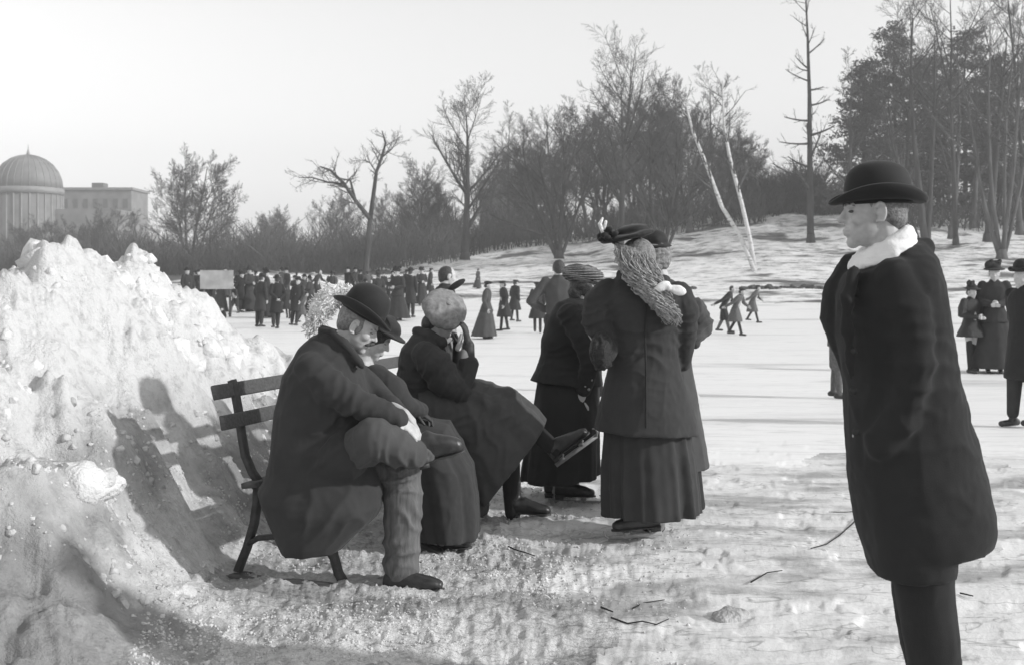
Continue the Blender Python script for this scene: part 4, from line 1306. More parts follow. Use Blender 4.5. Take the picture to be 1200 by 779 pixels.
B.ell(g.q(521, 362, -.05), tf * .134, tl * .136, tu * .066, 36)
B.ell(g.q(521, 368, .0), tf * .105, tl * .10, tu * .06, 28)
cap_ = B.build("tam_cap", 'cap_cloth', g.root, voxel=.007, smooth=4, folds=((.009, (8, 8, 8), 7, 'c'), (.006, (20, 20, 20), 8, 'r'), (.004, (30, 30, 30), 9, 'n')))
B = g.blob(); B.ell(g.q(521, 362, -.05) + tu * .066, tf * .016, tl * .016, tu * .008, 14); B.build("cap_button", 'cap_cloth', cap_, raw=True)
B = g.blob(); B.ell(g.q(535, 334, .03), V(.052, .01, .034), V(0, .03, 0), V(-.012, 0, .016)); B.build("cap_wing", 'felt', cap_, voxel=.006)
B = g.blob()
g.arcs(B, [(508, 392, 13, 30, .075, 0), (503, 404, 23, 28, .13, 0), (500, 420, 33, 20, .165, 0), (499, 442, 34, 6, .165, 0), (498, 462, 31, 0, .14, 0), (503, 478, 34, -10, .17, 0), (508, 490, 38, -15, .19, 0)])
g.chain(B, [(498, 416, -.14), (510, 428, -.18), (522, 446, -.185), (540, 460, -.165)], [.085, .105, .10, .068])
g.chain(B, [(540, 460, -.165), (547, 440, -.12), (549, 428, -.095)], [.062, .056, .062])
g.chain(B, [(504, 418, .14), (518, 436, .18), (535, 455, .15), (537, 430, .08)], [.085, .10, .062, .052])
B.chain([g.q(488, 388, -.03), g.q(503, 393, -.085), g.q(520, 402, -.075)], [.028, .04, .026])
B.build("jacket", 'wool_dark', g.root, voxel=.009, smooth=2, folds=CLOTH(40, 1.1) + (E(g, 540, 460, -.17, 40, .09, 24, .010), E(g, 512, 436, -.2, 35, .13, 15, .012, 2), E(g, 497, 462, -.1, 85, .12, 18, .008, 3), E(g, 482, 425, -.05, 70, .1, 16, .008, 4)))
B = g.blob()
g.chain(B, [(518, 404, -.06), (528, 397, -.07)], [.022, .012]); g.chain(B, [(541, 392, 0), (537, 408, 0)], [.012, .02])
B.build("collar", 'white_cloth', g.root, voxel=.006)
B = g.blob()
pl_ = lambda t, th: .03 * t * np.sin(7 * th + .5) + .025 * t * np.sin(12 * th) + .012 * t * np.sin(19 * th + 1)
g.arcs(B, [(495, 478, 30, -100, .19, 0), (525, 480, 36, -92, .21, 0), (552, 488, 46, -76, .22, 0), (576, 508, 56, -62, .23, 0), (594, 532, 62, -55, .22, 0), (602, 544, 63, -53, .215, 0)], n=90, mod=pl_)
g.chain(B, [(508, 480, 0), (550, 474, -.02), (594, 468, -.04)], [.15, .115, .085])
g.arcs(B, [(520, 490, 34, 10, .2, .05), (536, 530, 36, 8, .2, .06), (548, 575, 26, 5, .18, .08), (556, 600, 16, 0, .14, .08)], mod=pl_)
B.build("skirt", 'wool_mid', g.root, voxel=.010, smooth=2, folds=CLOTH(43, 1.1) + (E(g, 560, 470, -.1, 30, .2, 10, .012), E(g, 585, 490, -.15, 50, .16, 12, .010, 3), E(g, 545, 530, -.2, 0, .25, 8, .010, 4)))
B = g.blob()
g.chain(B, [(598, 545, .05), (601, 600, .05)], [.062, .05]); g.chain(B, [(600, 482, -.05), (650, 526, -.05)], [.064, .050])
B.build("stockings", 'wool_black', g.root, voxel=.009, smooth=2)
boot(g, g.q(598, 600, .04), g.q(645, 602, .0), g.root, ankle=g.q(603, 585, .05), top=g.q(601, 567, .05), skate=True)
boot(g, g.q(649, 537, -.05), g.q(690, 507, -.09), g.root, (-.55, -.05, .83), ankle=g.q(637, 517, -.05), top=g.q(622, 499, -.05), skate=True)
tag(g.root, "woman in a pale tam sitting with crossed legs, one skate in the air", "person")

# ---- woman standing sideways in black with a bundled scarf hat
g = Fig(7.1, 665)
B = g.blob()
C = g.q(686, 338)
f, l, u, P = add_head(B, C, (.80, .45, -.25), (.2, 0, 1), g.q(678, 362), .93)
B.chain([g.q(678, 362), g.q(670, 395), g.q(668, 450)], [.05, .11, .11])
for dx, dy in ((-8, .05), (12, -.06)):
    B.chain([g.q(665 + dx, 455, dy), g.q(663 + dx, 515, dy), g.q(660 + dx, 574, dy)], [.08, .05, .035])
B.chain([g.q(672, 372, -.15), g.q(690, 425, -.2), g.q(680, 470, -.17)], [.045, .04, .028])
add_hand(B, g.q(680, 468, -.17), (-.25, -.1, -1), (-.3, -1, 0), .95, curl=.5, thumb=-1)
B.build("body", 'skin', g.root, voxel=.005, smooth=2)
add_eyes(g, P, f, l, u, g.root, .93)
B = g.blob(); B.ell(P(-.02, 0, .02), f * .098, l * .084, u * .095); B.ell(P(-.07, 0, -.05), f * .05, l * .055, u * .05); B.build("hair", 'hair_dark', g.root, voxel=.008, smooth=2, folds=((.006, (40, 40, 40), 4, 'n'),))
B = g.blob()
B.ell(g.q(683, 322, 0), V(.135, 0, -.02), V(0, .115, 0), V(.01, 0, .062), 30)
hat = B.build("scarf_hat", 'wool_mid', g.root, voxel=.006, smooth=1, folds=((.006, (12, 12, 60), 5, 'r'), (.003, (40, 40, 60), 6, 'n')))
for i in range(8):
    B = g.blob()
    pts = []
    for j in range(15):
        a_ = R(185 + j * 11.5)
        la = R(-48 + i * 13 + 14 * math.cos(a_ + .3) + 4 * math.sin(3 * a_ + i))
        pts.append(g.q(683, 322, 0) + 1.02 * (V(.135, 0, -.02) * math.cos(la) * math.cos(a_) + V(0, .115, 0) * math.cos(la) * math.sin(a_) + V(.01, 0, .062) * math.sin(la)))
    B.chain(pts, [.0055 + .002 * math.sin(j + i) for j in range(15)], 7)
    B.build("scarf_stripe", 'stripe' if i % 2 else 'hair_grey', hat, raw=True)
B = g.blob()
g.rows(B, [(348, 350, 668, 694, .07, 0), (354, 358, 654, 702, .14, 0), (374, 376, 641, 706, .18, 0), (398, 398, 634, 703, .165, 0), (416, 416, 633, 701, .145, 0), (432, 432, 628, 704, .18, 0), (446, 452, 620, 707, .215, 0)])
g.chain(B, [(668, 370, -.14), (682, 392, -.19), (692, 424, -.205), (684, 456, -.185)], [.085, .088, .068, .05])
g.chain(B, [(680, 370, .14), (694, 424, .17), (698, 458, .14)], [.08, .06, .05])
jk = B.build("jacket", 'wool_black', g.root, voxel=.010, smooth=2, folds=CLOTH(50, .9) + (E(g, 692, 422, -.2, 80, .1, 20, .009), E(g, 662, 416, -.15, 90, .15, 16, .007, 2), E(g, 668, 372, -.18, 60, .1, 15, .007, 3)))
B = g.blob()
for px, py in ((688, 408), (690, 428), (693, 445), (686, 452), (690, 456)): B.sph(g.q(px, py, -.235), .009)
B.build("buttons", 'steel', jk, raw=True)
B = g.blob()
pl_ = lambda t, th: .05 * t * np.sin(8 * th + 1) + .03 * t * np.sin(15 * th + 2.2)
g.rows(B, [(430, 430, 634, 702, .15, 0), (470, 470, 626, 702, .21, 0), (510, 510, 618, 702, .26, 0), (546, 542, 613, 702, .29, 0), (562, 556, 611, 702, .30, 0)], mod=pl_)
B.build("skirt", 'wool_black', g.root, voxel=.011, smooth=2, folds=CLOTH(53, .8))
boot(g, g.q(652, 580, -.05), g.q(697, 581, -.12), g.root, ankle=g.q(660, 561, -.05), skate=True)
boot(g, g.q(640, 578, .08), g.q(680, 577, .0), g.root, ankle=g.q(648, 560, .08), skate=True)
tag(g.root, "standing woman all in black seen from the side, twisted striped scarf wound as a hat", "person")

# ---- girl with long fair curls, back to the camera
g = Fig(6.07, 755)
B = g.blob()
C = g.q(744, 304)
f, l, u, P = add_head(B, C, (-.55, .83, -.05), (0, 0, 1), g.q(752, 338), .95)
B.chain([g.q(752, 338), g.q(755, 380), g.q(757, 470)], [.055, .11, .12])
for dx in (-14, 16):
    B.chain([g.q(757 + dx, 470), g.q(757 + dx, 550), g.q(756 + dx, 615)], [.08, .05, .035])
B.chain([g.q(712, 350, -.02), g.q(696, 390, -.04), g.q(705, 412, -.14)], [.045, .036, .024])
B.chain([g.q(796, 350, -.02), g.q(802, 385, 0), g.q(798, 425, .1)], [.04, .034, .022])
B.build("body", 'skin', g.root, voxel=.006, smooth=3)
add_eyes(g, P, f, l, u, g.root, .95)
B = g.blob()
B.ell(P(-.035, 0, .01), f * .095, l * .090, u * .105, 26)
rng = random.Random(9)
core = [(742, 292, 24, -.07), (748, 310, 25, -.10), (757, 328, 22, -.125), (770, 346, 15, -.15), (784, 362, 11, -.17), (788, 376, 6, -.17)]
g.arcs(B, [(x_, y_, w_, 20, .075 if i < 3 else .05, d_ + .03) for i, (x_, y_, w_, d_) in enumerate(core)])
B.build("hair", 'hair_grey', g.root, voxel=.006, smooth=2, folds=((.004, (50, 50, 25), 5, 'r'),))  # core darker than the ringlets: shade in the gaps between curls put into colour
B = g.blob()
for i in range(170):
    off = rng.uniform(-1, 1); n_ = 34
    t0 = rng.uniform(0, .25); t1 = rng.uniform(.55, 1.0)
    ph = rng.uniform(0, 6.28); fq = rng.uniform(18, 34)
    pts, rad = [], []
    for j in range(n_):
        s_ = j / (n_ - 1); t = (t0 + (t1 - t0) * s_) * 4.98
        k_ = int(t); fr_ = t - k_
        a_, b_ = core[k_], core[k_ + 1]
        x_, y_, w_, d_ = [a_[q_] + (b_[q_] - a_[q_]) * fr_ for q_ in range(4)]
        c_ = g.q(x_ + off * w_ * (.95 + .35 * s_), y_ + off * w_ * .3 + 6 * s_, d_ - .060 * math.sqrt(1 - off * off * .9) - .007 * (i % 5))
        am = rng.uniform(.006, .019) * min(1, .2 + s_ * 2)
        pts.append(c_ + V(am * math.cos(ph + s_ * fq), am * math.sin(ph + s_ * fq), .5 * am * math.sin(2 * ph + s_ * 9)))
        rad.append(.0040 * min(1, .5 + 4 * s_) * min(1, .3 + 3 * (1 - s_)) * (.8 + .3 * math.sin(9 * s_ + i)))
    B.chain(pts, rad, 6)
B.build("ringlets", 'hair_fair', g.root, raw=True)
B = g.blob()
for s_ in (-1, 1):
    B.ell(g.q(785 + 9 * s_, 338 + 2 * s_, -.215), V(.045, 0, -.012 * s_), V(0, .016, 0), V(.004, 0, .026), 14)
B.sph(g.q(785, 338, -.22), .014)
B.build("hair_bow", 'white_cloth', g.root, voxel=.005, smooth=2, folds=((.003, (40, 40, 40), 5, 'r'),))
B = g.blob()
hc = g.q(737, 277, .02)
B.ell(hc, V(.15, .04, .035), V(-.03, .17, 0), V(-.008, -.02, .016), 36)
B.ell(hc + V(.01, 0, .03), V(.10, 0, .02), V(0, .10, 0), V(0, 0, .035), 28)
hat = B.build("hat", 'felt', g.root, voxel=.007, smooth=2, folds=((.008, (12, 12, 12), 8, 'n'),))
B = g.blob()
for i in range(26):
    c_ = g.q(713 + rng.uniform(-10, 10), 277 + rng.uniform(-9, 7), rng.uniform(-.11, -.01))
    B.ell(c_, V(.02, 0, .006), V(0, .016, 0), V(-.004, 0, .014), 10)
B.build("hat_trimming", 'felt', hat, voxel=.006, smooth=1)
B = g.blob(); B.chain([g.q(706, 272, -.08), g.q(703, 263, -.09), g.q(706, 256, -.09)], [.010, .012, .006]); B.chain([g.q(708, 268, -.08), g.q(710, 260, -.09)], [.009, .008]); B.build("hat_flower", 'plume', hat, raw=True)
B = g.blob()
g.rows(B, [(322, 326, 730, 772, .07, 0), (330, 336, 712, 792, .12, 0), (344, 350, 700, 804, .16, 0), (368, 372, 704, 802, .16, 0), (394, 396, 713, 797, .14, 0), (414, 416, 716, 795, .135, 0), (440, 442, 711, 801, .17, 0), (475, 478, 703, 812, .215, 0), (500, 506, 697, 818, .245, 0), (503, 509, 697, 818, .245, 0)], e=2.1,
       mod=lambda t, th: .012 * t * t * np.sin(9 * th))
g.chain(B, [(712, 342, -.01), (702, 356, -.03), (700, 374, -.05), (706, 396, -.07), (712, 414, -.12)], [.078, .092, .088, .066, .05])
g.chain(B, [(796, 346, -.02), (802, 366, -.02), (804, 390, 0), (800, 425, .08)], [.078, .088, .066, .05])
B.chain([g.q(728, 322, 0), g.q(742, 330, -.09), g.q(764, 332, -.09), g.q(780, 328, 0)], [.03, .036, .036, .03])
B.build("jacket", 'wool_dark', g.root, voxel=.009, smooth=2, folds=CLOTH(60, 1.0) + (E(g, 702, 378, -.05, 95, .11, 18, .011), E(g, 757, 408, -.14, 90, .2, 15, .006, 2), E(g, 706, 350, -.08, 40, .1, 15, .009, 3), E(g, 802, 385, -.05, 85, .1, 18, .010, 4), E(g, 775, 345, -.15, 20, .1, 14, .006, 5)))
B = g.blob(); B.chain([g.q(757, 345, -.17), g.q(756, 395, -.15), g.q(757, 440, -.175), g.q(757, 500, -.25)], [.006, .005, .006, .007], 8); B.build("back_seam", 'wool_black', g.root, raw=True)
B = g.blob()
rs_ = np.random.RandomState(3)
am = rs_.uniform(.012, .05, 8); fr = [3, 5, 8, 11, 13, 17, 21, 29]; ph = rs_.uniform(0, 6.28, 8)
pl_ = lambda t, th: t ** .7 * sum(a_ * np.sin(f_ * th + p_) for a_, f_, p_ in zip(am, fr, ph)) * .75
g.rows(B, [(470, 470, 714, 800, .15, 0), (505, 505, 709, 808, .19, 0), (540, 540, 707, 813, .22, 0), (575, 575, 706, 817, .24, 0), (602, 600, 707, 819, .25, 0)], n=160, mod=pl_)
B.build("skirt", 'wool_dark', g.root, voxel=.009, smooth=1, folds=((.008, (6, 6, 1.6), 63, 'n'), (.003, (30, 30, 20), 64, 'n')))
boot(g, g.q(772, 616, -.05), g.q(718, 621, -.10), g.root, ankle=g.q(760, 595, -.03), skate=True, mat_='leather_dull')
boot(g, g.q(774, 624, .05), g.q(758, 628, .25), g.root, ankle=g.q(774, 602, .05), skate=True, mat_='leather_dull')
B = g.blob(); B.ell(g.q(705, 412, -.15), V(.052, 0, .015), V(0, .06, 0), V(-.012, 0, .095), 26)
B.build("muff", 'fur', g.root, voxel=.008, smooth=1, folds=((.012, (26, 26, 12), 8, 'r'), (.008, (80, 80, 30), 9, 'r')))
tag(g.root, "girl standing with her back turned, long fair ringlets, white bow and trimmed flat hat", "person")

# ---- woman behind the girl, elbow out
g = Fig(6.75, 795)
B = g.blob()
C = g.q(770, 304)
f, l, u, P = add_head(B, C, (.3, .95, -.05), (0, 0, 1), g.q(780, 340), .95)
B.chain([g.q(780, 340), g.q(786, 390), g.q(790, 470)], [.055, .11, .12])
for dx in (-14, 14):
    B.chain([g.q(792 + dx, 470), g.q(792 + dx, 540), g.q(792 + dx, 596)], [.08, .05, .035])
B.chain([g.q(802, 358, -.02), g.q(822, 388, 0), g.q(800, 404, -.13)], [.045, .04, .026])
add_hand(B, g.q(804, 402, -.12), (-.75, -.3, -.5), (.3, -.9, .2), .95, curl=.4, thumb=1)
B.build("body", 'skin', g.root, voxel=.005, smooth=2)
add_eyes(g, P, f, l, u, g.root, .95)
B = g.blob(); B.ell(P(-.03, 0, .015), f * .098, l * .088, u * .098); B.ell(P(-.09, .02, -.05), f * .045, l * .06, u * .06); B.build("hair", 'hair_grey', g.root, voxel=.008, smooth=1, folds=((.008, (25, 25, 40), 4, 'r'),))
B = g.blob(); B.ell(g.q(767, 283, 0), V(.085, 0, 0), V(0, .09, 0), V(0, 0, .075), 26); B.ell(g.q(767, 290, 0), V(.11, 0, .01), V(0, .12, 0), V(0, 0, .018), 26)
B.build("hat", 'felt', g.root, voxel=.008, smooth=2, folds=((.006, (20, 20, 20), 4, 'n'),))
B = g.blob()
g.rows(B, [(335, 335, 768, 794, .07, 0), (343, 344, 758, 808, .14, 0), (362, 364, 752, 816, .17, 0), (400, 402, 758, 806, .14, 0), (425, 425, 754, 810, .16, 0), (470, 470, 748, 818, .22, 0), (520, 520, 744, 826, .26, 0), (548, 545, 742, 831, .27, 0)], mod=lambda t, th: .02 * t * np.sin(8 * th))
g.chain(B, [(800, 356, -.02), (812, 366, -.02), (820, 380, -.02), (812, 398, -.08)], [.075, .096, .082, .055])
g.chain(B, [(760, 356, .02), (752, 392, .02), (758, 430, .1)], [.075, .07, .05])
B.ell(g.q(786, 336, -.06), V(.06, 0, -.03), V(0, .06, 0), V(.02, 0, .04))
B.build("coat", 'wool_mid', g.root, voxel=.010, smooth=2, folds=CLOTH(70, 1.0) + (E(g, 818, 385, -.05, 70, .12, 18, .012), E(g, 806, 360, -.05, 20, .1, 16, .010, 2)))
B = g.blob()
g.rows(B, [(500, 500, 756, 816, .2, 0), (560, 560, 750, 822, .25, 0), (592, 592, 748, 824, .27, 0)], mod=lambda t, th: .05 * t * np.sin(11 * th))
B.build("skirt", 'wool_black', g.root, voxel=.012, smooth=1, folds=CLOTH(73))
for px, dy in ((780, 0), (806, .05)):
    boot(g, g.q(px, 601, dy), g.q(px + 8, 601, dy + .22), g.root, ankle=g.q(px, 584, dy), skate=True)
tag(g.root, "woman mostly hidden behind the curly-haired girl, one elbow bent out with hand on hip", "person")
# ------------------------------------------------------------------ the skaters farther off: one model of each kind, then copies
class Local:
    def __init__(s, root): s.root = root
    def blob(s): return Blob((0, 0, 0))

def small_person(kind, label, group=None, seed=0, coat='wool_dark', hat='bowler', lean=0.0, stride=0.0, arms='down', hatmat='felt', low='wool_dark', hair='hair_dark', vox=.02, hem=None):
    """facing -Y at the origin, 1.7 m tall; lean: forward lean of the trunk in radians"""
    root = empty("person", (0, 0, 0))
    L = Local(root)
    rng = random.Random(seed)
    ln = lambda x, z: V(x, -math.sin(lean) * max(z - .9, 0) , .9 + math.cos(lean) * (z - .9) if z > .9 else z)
    def T(x, y, z):
        q = ln(x, z)
        return q + V(0, y, 0)
    HC = T(0, -.02, 1.545)
    B = L.blob()
    f, l, u, P = add_head(B, HC, (0, -1, -.1), (0, 0, 1), T(0, 0, 1.42))
    B.chain([T(0, 0, 1.42), T(0, 0, 1.2), T(0, 0, .9)], [.06, .12, .12])
    feet = []
    for k in (-1, 1):
        fy = stride * k * .30
        ft = V(.09 * k, fy, .08 + (.12 * max(0, k * stride)))
        kn = V(.09 * k, fy * .4 - .05 * abs(stride), .50)
        B.chain([T(.085 * k, 0, .9), kn, ft], [.08, .052, .038])
        feet.append((ft, kn))
        sh = T(.17 * k, 0, 1.38)
        if arms == 'down': el, wr = T(.23 * k, .02, 1.12), T(.20 * k, -.08, .88)
        elif arms == 'akimbo': el, wr = T(.36 * k, .04, 1.14), T(.17 * k, -.10, 1.02)
        elif arms == 'muff': el, wr = T(.24 * k, .0, 1.12), T(.05 * k, -.22, 1.08)
        elif arms == 'back': el, wr = T(.25 * k, .10, 1.12), T(.06 * k, .16, .96)
        else: el, wr = T(.26 * k, -.12 * k, 1.14), T(.34 * k, -.28 * k, 1.02)
        B.chain([sh, el, wr], [.045, .04, .028])
        add_hand(B, wr, wr - el, (k, 0, 0), 1.0, curl=.4, thumb=k)
        feet[-1] += (sh, el, wr)
    B.build("body", 'skin', root, voxel=.011, smooth=2)
    B = L.blob()
    B.ell(P(-.02, 0, .03), f * .096, l * .082, u * .094); B.ell(P(-.06, 0, -.02), f * .045, l * .06, u * .05)
    if kind in ('woman', 'girl'): B.ell(P(-.09, 0, -.01), f * .05, l * .05, u * .05)
    B.build("hair", hair, root, voxel=.014, smooth=1)
    if hat == 'bowler':
        bowler(L, P(-.01, 0, .07), (0, -1, 0), (0, 0, 1), root, 1.0)
    elif hat == 'wide':
        B = L.blob(); B.ell(P(0, 0, .085), f * .17, l * .17, u * .022, 24); B.ell(P(-.01, 0, .12), f * .10, l * .10, u * .06)
        for i in range(7): B.ell(P(rng.uniform(-.1, .06), rng.uniform(-.1, .1), .15 + rng.uniform(0, .05)), V(.05, 0, .02), V(0, .04, 0), V(0, 0, .045), 10)
        B.build("hat", hatmat, root, voxel=.014, smooth=1)
    elif hat == 'tam':
        B = L.blob(); B.ell(P(-.01, 0, .095), f * .13, l * .13, u * .05); B.build("cap", hatmat, root, voxel=.014, smooth=1)
    elif hat == 'cap':
        B = L.blob(); B.ell(P(-.01, 0, .085), f * .105, l * .09, u * .06); B.ell(P(.09, 0, .05), f * .06, l * .07, u * .012); B.build("cap", hatmat, root, voxel=.012, smooth=1)
    puff = .085 if kind in ('woman', 'girl') else .068
    B = L.blob()
    rows = {'man': [(.92, .17, .13), (.72, .19, .15), (.55, .21, .17), (.50, .21, .17)], 'short': [(.92, .165, .125), (.82, .175, .135)],
            'woman': [(.92, .19, .16), (.80, .23, .20)], 'girl': [(.92, .17, .14), (.72, .24, .20), (.52, .29, .25), (.48, .29, .25)]}[kind]
    if hem: rows = [(.92, .18, .15), ((.92 + hem) / 2, .24, .20), (hem, .27, .24)]
    tor = [(1.475, .062, .066), (1.44, .075, .075), (1.40, .15, .10), (1.34, .185, .12), (1.22, .18, .125), (1.06, .145 if kind in ('woman', 'girl') else .165, .115)]
    B.loft([(T(0, 0, z) + V(0, stride * .02, 0), V(a_, 0, 0), V(0, b_, 0)) for z, a_, b_ in tor + rows], 32, 2.2, mod=lambda t, th: (.03 * t * np.sin(7 * th + seed)) if kind == 'girl' else 0 * th)
    for (ft, kn, sh, el, wr) in feet:
        B.chain([sh, sh * .5 + el * .5, el, wr], [.07, puff, .062, .046])
    B.build("coat" if kind in ('man', 'girl') else "jacket", coat, root, voxel=vox * .8, smooth=2, folds=CLOTH(seed, 1.2))
    B = L.blob()
    if kind == 'woman':
        B.loft([(V(0, 0, .98), V(.15, 0, 0), V(0, .12, 0)), (V(0, .02, .7), V(.24, 0, 0), V(0, .22, 0)), (V(0, .05, .35), V(.32, 0, 0), V(0, .31, 0)), (V(0, .07, .08), V(.38, 0, 0), V(0, .38, 0))], 48, 2, mod=lambda t, th: .04 * t * np.sin(9 * th + seed))
        B.build("skirt", low, root, voxel=vox, smooth=1, folds=CLOTH(seed + 3))
    else:
        for (ft, kn, sh, el, wr) in feet:
            if kind == 'girl': B.chain([kn + V(0, 0, .1), kn, ft], [.06, .058, .048])
            elif kind == 'short': B.chain([T(.08 * np.sign(ft[0]), 0, .9), kn + V(0, 0, .02)], [.115, .10])
            else: B.chain([T(.08 * np.sign(ft[0]), 0, .9), kn, ft + V(0, 0, .06)], [.10, .085, .062])
        if kind == 'short':
            B.chain([T(-.08, 0, .9), T(.08, 0, .9)], [.12, .12])
        B.build("stockings" if kind == 'girl' else "trousers", low, root, voxel=vox * .8, smooth=1)
        if kind == 'short':
            B = L.blob()
            for (ft, kn, sh, el, wr) in feet: B.chain([kn, kn * .5 + ft * .5, ft], [.062, .060, .045])
            B.build("stockings", 'wool_grey', root, voxel=.012, smooth=1)
    B = L.blob()
    for (ft, kn, sh, el, wr) in feet:
        h_ = V(ft[0], ft[1] + .05, max(0.045, ft[2] - .035))
        B.chain([ft, h_, h_ + V(0, -.2, -.01)], [.042, .04, .034])
    B.build("boots", 'leather', root, voxel=.014, smooth=1)
    tag(root, label, "person", group)
    return root

def put(o, px, fy, h, rz=0.0, base=1.72, Y=None):
    """stand a figure whose feet show at row fy with height h rows in the photograph"""
    if Y is None:
        u = (px - 600) / FPX
        ys = np.linspace(9, 66, 400)
        rows_ = HOR + (CAM_H - height(u * ys, ys, False)) / ys * FPX
        Y = float(ys[np.argmin(np.abs(rows_ - fy))])
    x = (px - 600) / FPX * Y
    o.location = (x, Y, gzd(x, Y))
    o.rotation_euler = (0, 0, rz)
    s = h * Y / FPX / base
    o.scale = (s, s, s)
    return o

A = {}
A['woman'] = small_person('woman', '', None, 1, 'wool_dark', 'wide', 0, 0, 'muff')
A['woman2'] = small_person('woman', '', None, 2, 'wool_mid', 'tam', .06, 0, 'down', low='wool_mid')
A['man'] = small_person('man', '', None, 3, 'wool_dark', 'bowler', 0, 0, 'down')
A['man2'] = small_person('man', '', None, 4, 'wool_black', 'bowler', 0, .2, 'back')
A['akimbo'] = small_person('short', '', None, 5, 'wool_mid', 'none', .03, 0, 'akimbo')
A['skater'] = small_person('short', '', None, 6, 'wool_dark', 'none', .45, .7, 'swing')
A['skatergirl'] = small_person('girl', '', None, 7, 'wool_grey', 'tam', .35, .8, 'swing', low='wool_dark', hatmat='wool_dark')
A['girl'] = small_person('girl', '', None, 8, 'wool_dark', 'tam', .08, .3, 'down', low='wool_dark', hatmat='wool_dark')
A['boy'] = small_person('short', '', None, 9, 'wool_grey', 'cap', 0, .15, 'down', low='wool_grey', hatmat='wool_mid')
A['child'] = small_person('girl', '', None, 10, 'fur', 'wide', 0, .25, 'muff', low='wool_black', hem=.70)
A['bare'] = small_person('man', '', None, 11, 'wool_dark', 'none', .1, .1, 'down')
used = set()
crng = random.Random(31)
CG = "crowd at the far end of the rink"
def skater(kind, px, fy, h, rz, label, group=None, Y=None):
    o = A[kind]
    if kind in used: o = copy_tree(o)
    used.add(kind)
    put(o, px + crng.uniform(-3, 3) * (group == CG), fy + crng.uniform(-2, 3) * (group == CG), h * (1 + .16 * crng.uniform(-1, 1) * (group == CG)), rz + crng.uniform(-.5, .5) * (group == CG), Y=Y)
    if group == CG: o.rotation_euler[0] = crng.gauss(0, .07); o.rotation_euler[1] = crng.gauss(0, .06)
    if "group" in o: del o["group"]
    tag(o, label, "person", group)
    return o
FR, FL, FB, FF = R(90), R(-90), R(180), 0.0      # facing right, left, away, towards the camera

# nearer ones
skater('bare', 516, 490, 182, R(110), "bareheaded dark figure standing on the ice just behind the pale tam", Y=12.0)
skater('akimbo', 655, 470, 158, FB, "person with both elbows out standing beyond the twisted scarf hat", Y=16)
skater('boy', 980, 467, 128, R(75), "boy in grey knickerbockers partly hidden by the bowler man's coat")
skater('child', 1138, 437, 104, R(20), "child in a short dark fur coat and wide hat facing the camera")
skater('woman', 1165, 432, 128, R(-20), "woman in a tall feathered hat just behind the fur-coated child", Y=19)
skater('man2', 1200, 500, 194, R(-70), "man in a dark suit at the very edge of the view, cut off by it")
# mid ice
skater('woman2', 570, 397, 69, R(75), "woman in a long skirt gliding on open ice beyond the tam")
skater('girl', 591, 388, 60, R(-70), "girl in a short coat on one leg just beside the long-skirted woman")
skater('girl', 603, 377, 50, R(130), "smaller girl in a short coat right behind the girl on one leg")
skater('girl', 630, 390, 61, FB, "girl in a belted coat skating away beside the figure with elbows out")
skater('skater', 848, 391, 60, R(70), "leaning skater leading the trio on the open ice beneath the birches")
skater('skatergirl', 862, 393, 58, R(60), "skater in a pale swinging coat, middle of the leaning trio")
skater('skatergirl', 882, 378, 46, R(72), "last of the leaning trio, one leg kicked back behind")
skater('woman', 466, 376, 62, R(-30), "woman beside the pale tam in a group of dark skaters, nearest of that group", "skaters between the two hats")
skater('man', 481, 372, 58, R(160), "dark man standing among skaters between the bowler and the pale tam", "skaters between the two hats")
skater('woman', 494, 358, 44, R(20), "small distant woman right by the tam's edge", "skaters between the two hats")
skater('girl', 504, 352, 38, R(90), "farthest small figure above the pale tam", "skaters between the two hats")
skater('woman2', 560, 342, 24, R(60), "tiny lone figure at the foot of the snowy slope", Y=62)
# crowd at the left
CG = "crowd at the far end of the rink"
skater('man', 304, 381, 62, R(170), "broad dark man in front of the crowd, first of the pair by the bank", CG)
skater('man2', 325, 386, 66, R(200), "taller dark man in front of the crowd, second of the pair", CG)
skater('woman2', 215, 362, 42, R(60), "grey-coated figure just behind the crest of the snow bank", CG, Y=28)
skater('girl', 265, 378, 40, R(-60), "small dark figure stooping at the low end of the snow bank", CG, Y=31)
skater('woman', 290, 366, 48, R(30), "dark woman between the white board and the pair of men", CG)
skater('man', 352, 363, 46, R(90), "dark man beyond the pair, near the white plume", CG)
skater('woman', 366, 366, 48, R(-90), "dark woman close to the white plume", CG)
for i, (k_, px, fy, h) in enumerate((('man', 237, 356, 38), ('woman', 250, 352, 34), ('man2', 281, 355, 38), ('woman2', 313, 352, 36), ('man', 336, 356, 40), ('woman', 344, 352, 36), ('bare', 358, 352, 35), ('man', 246, 372, 50), ('woman2', 258, 366, 44), ('skater', 276, 370, 44), ('man2', 284, 368, 50), ('woman', 316, 372, 52), ('girl', 338, 374, 46), ('akimbo', 330, 364, 46), ('man', 345, 380, 56), ('skatergirl', 356, 378, 46), ('man2', 432, 362, 44), ('woman', 446, 366, 48), ('girl', 456, 360, 40), ('man', 222, 364, 46), ('skater', 376, 356, 36), ('man', 386, 353, 36),
                                     ('woman2', 395, 350, 34), ('man2', 404, 352, 36), ('man', 416, 350, 34), ('woman', 424, 348, 32), ('skatergirl', 434, 352, 34), ('boy', 445, 350, 30), ('woman2', 452, 348, 32), ('man2', 460, 346, 30), ('child', 298, 350, 28), ('man', 326, 348, 32),
                                     ('girl', 370, 347, 28), ('akimbo', 410, 344, 27), ('man', 440, 343, 27), ('woman', 475, 345, 28), ('man', 228, 352, 34), ('woman2', 268, 350, 32), ('man', 307, 346, 30), ('woman', 390, 345, 28), ('man2', 349, 346, 29))):
    skater(k_, px, fy, h, R((i * 77) % 360), "dark-clad person among the distant crowd at the far end of the rink", CG)

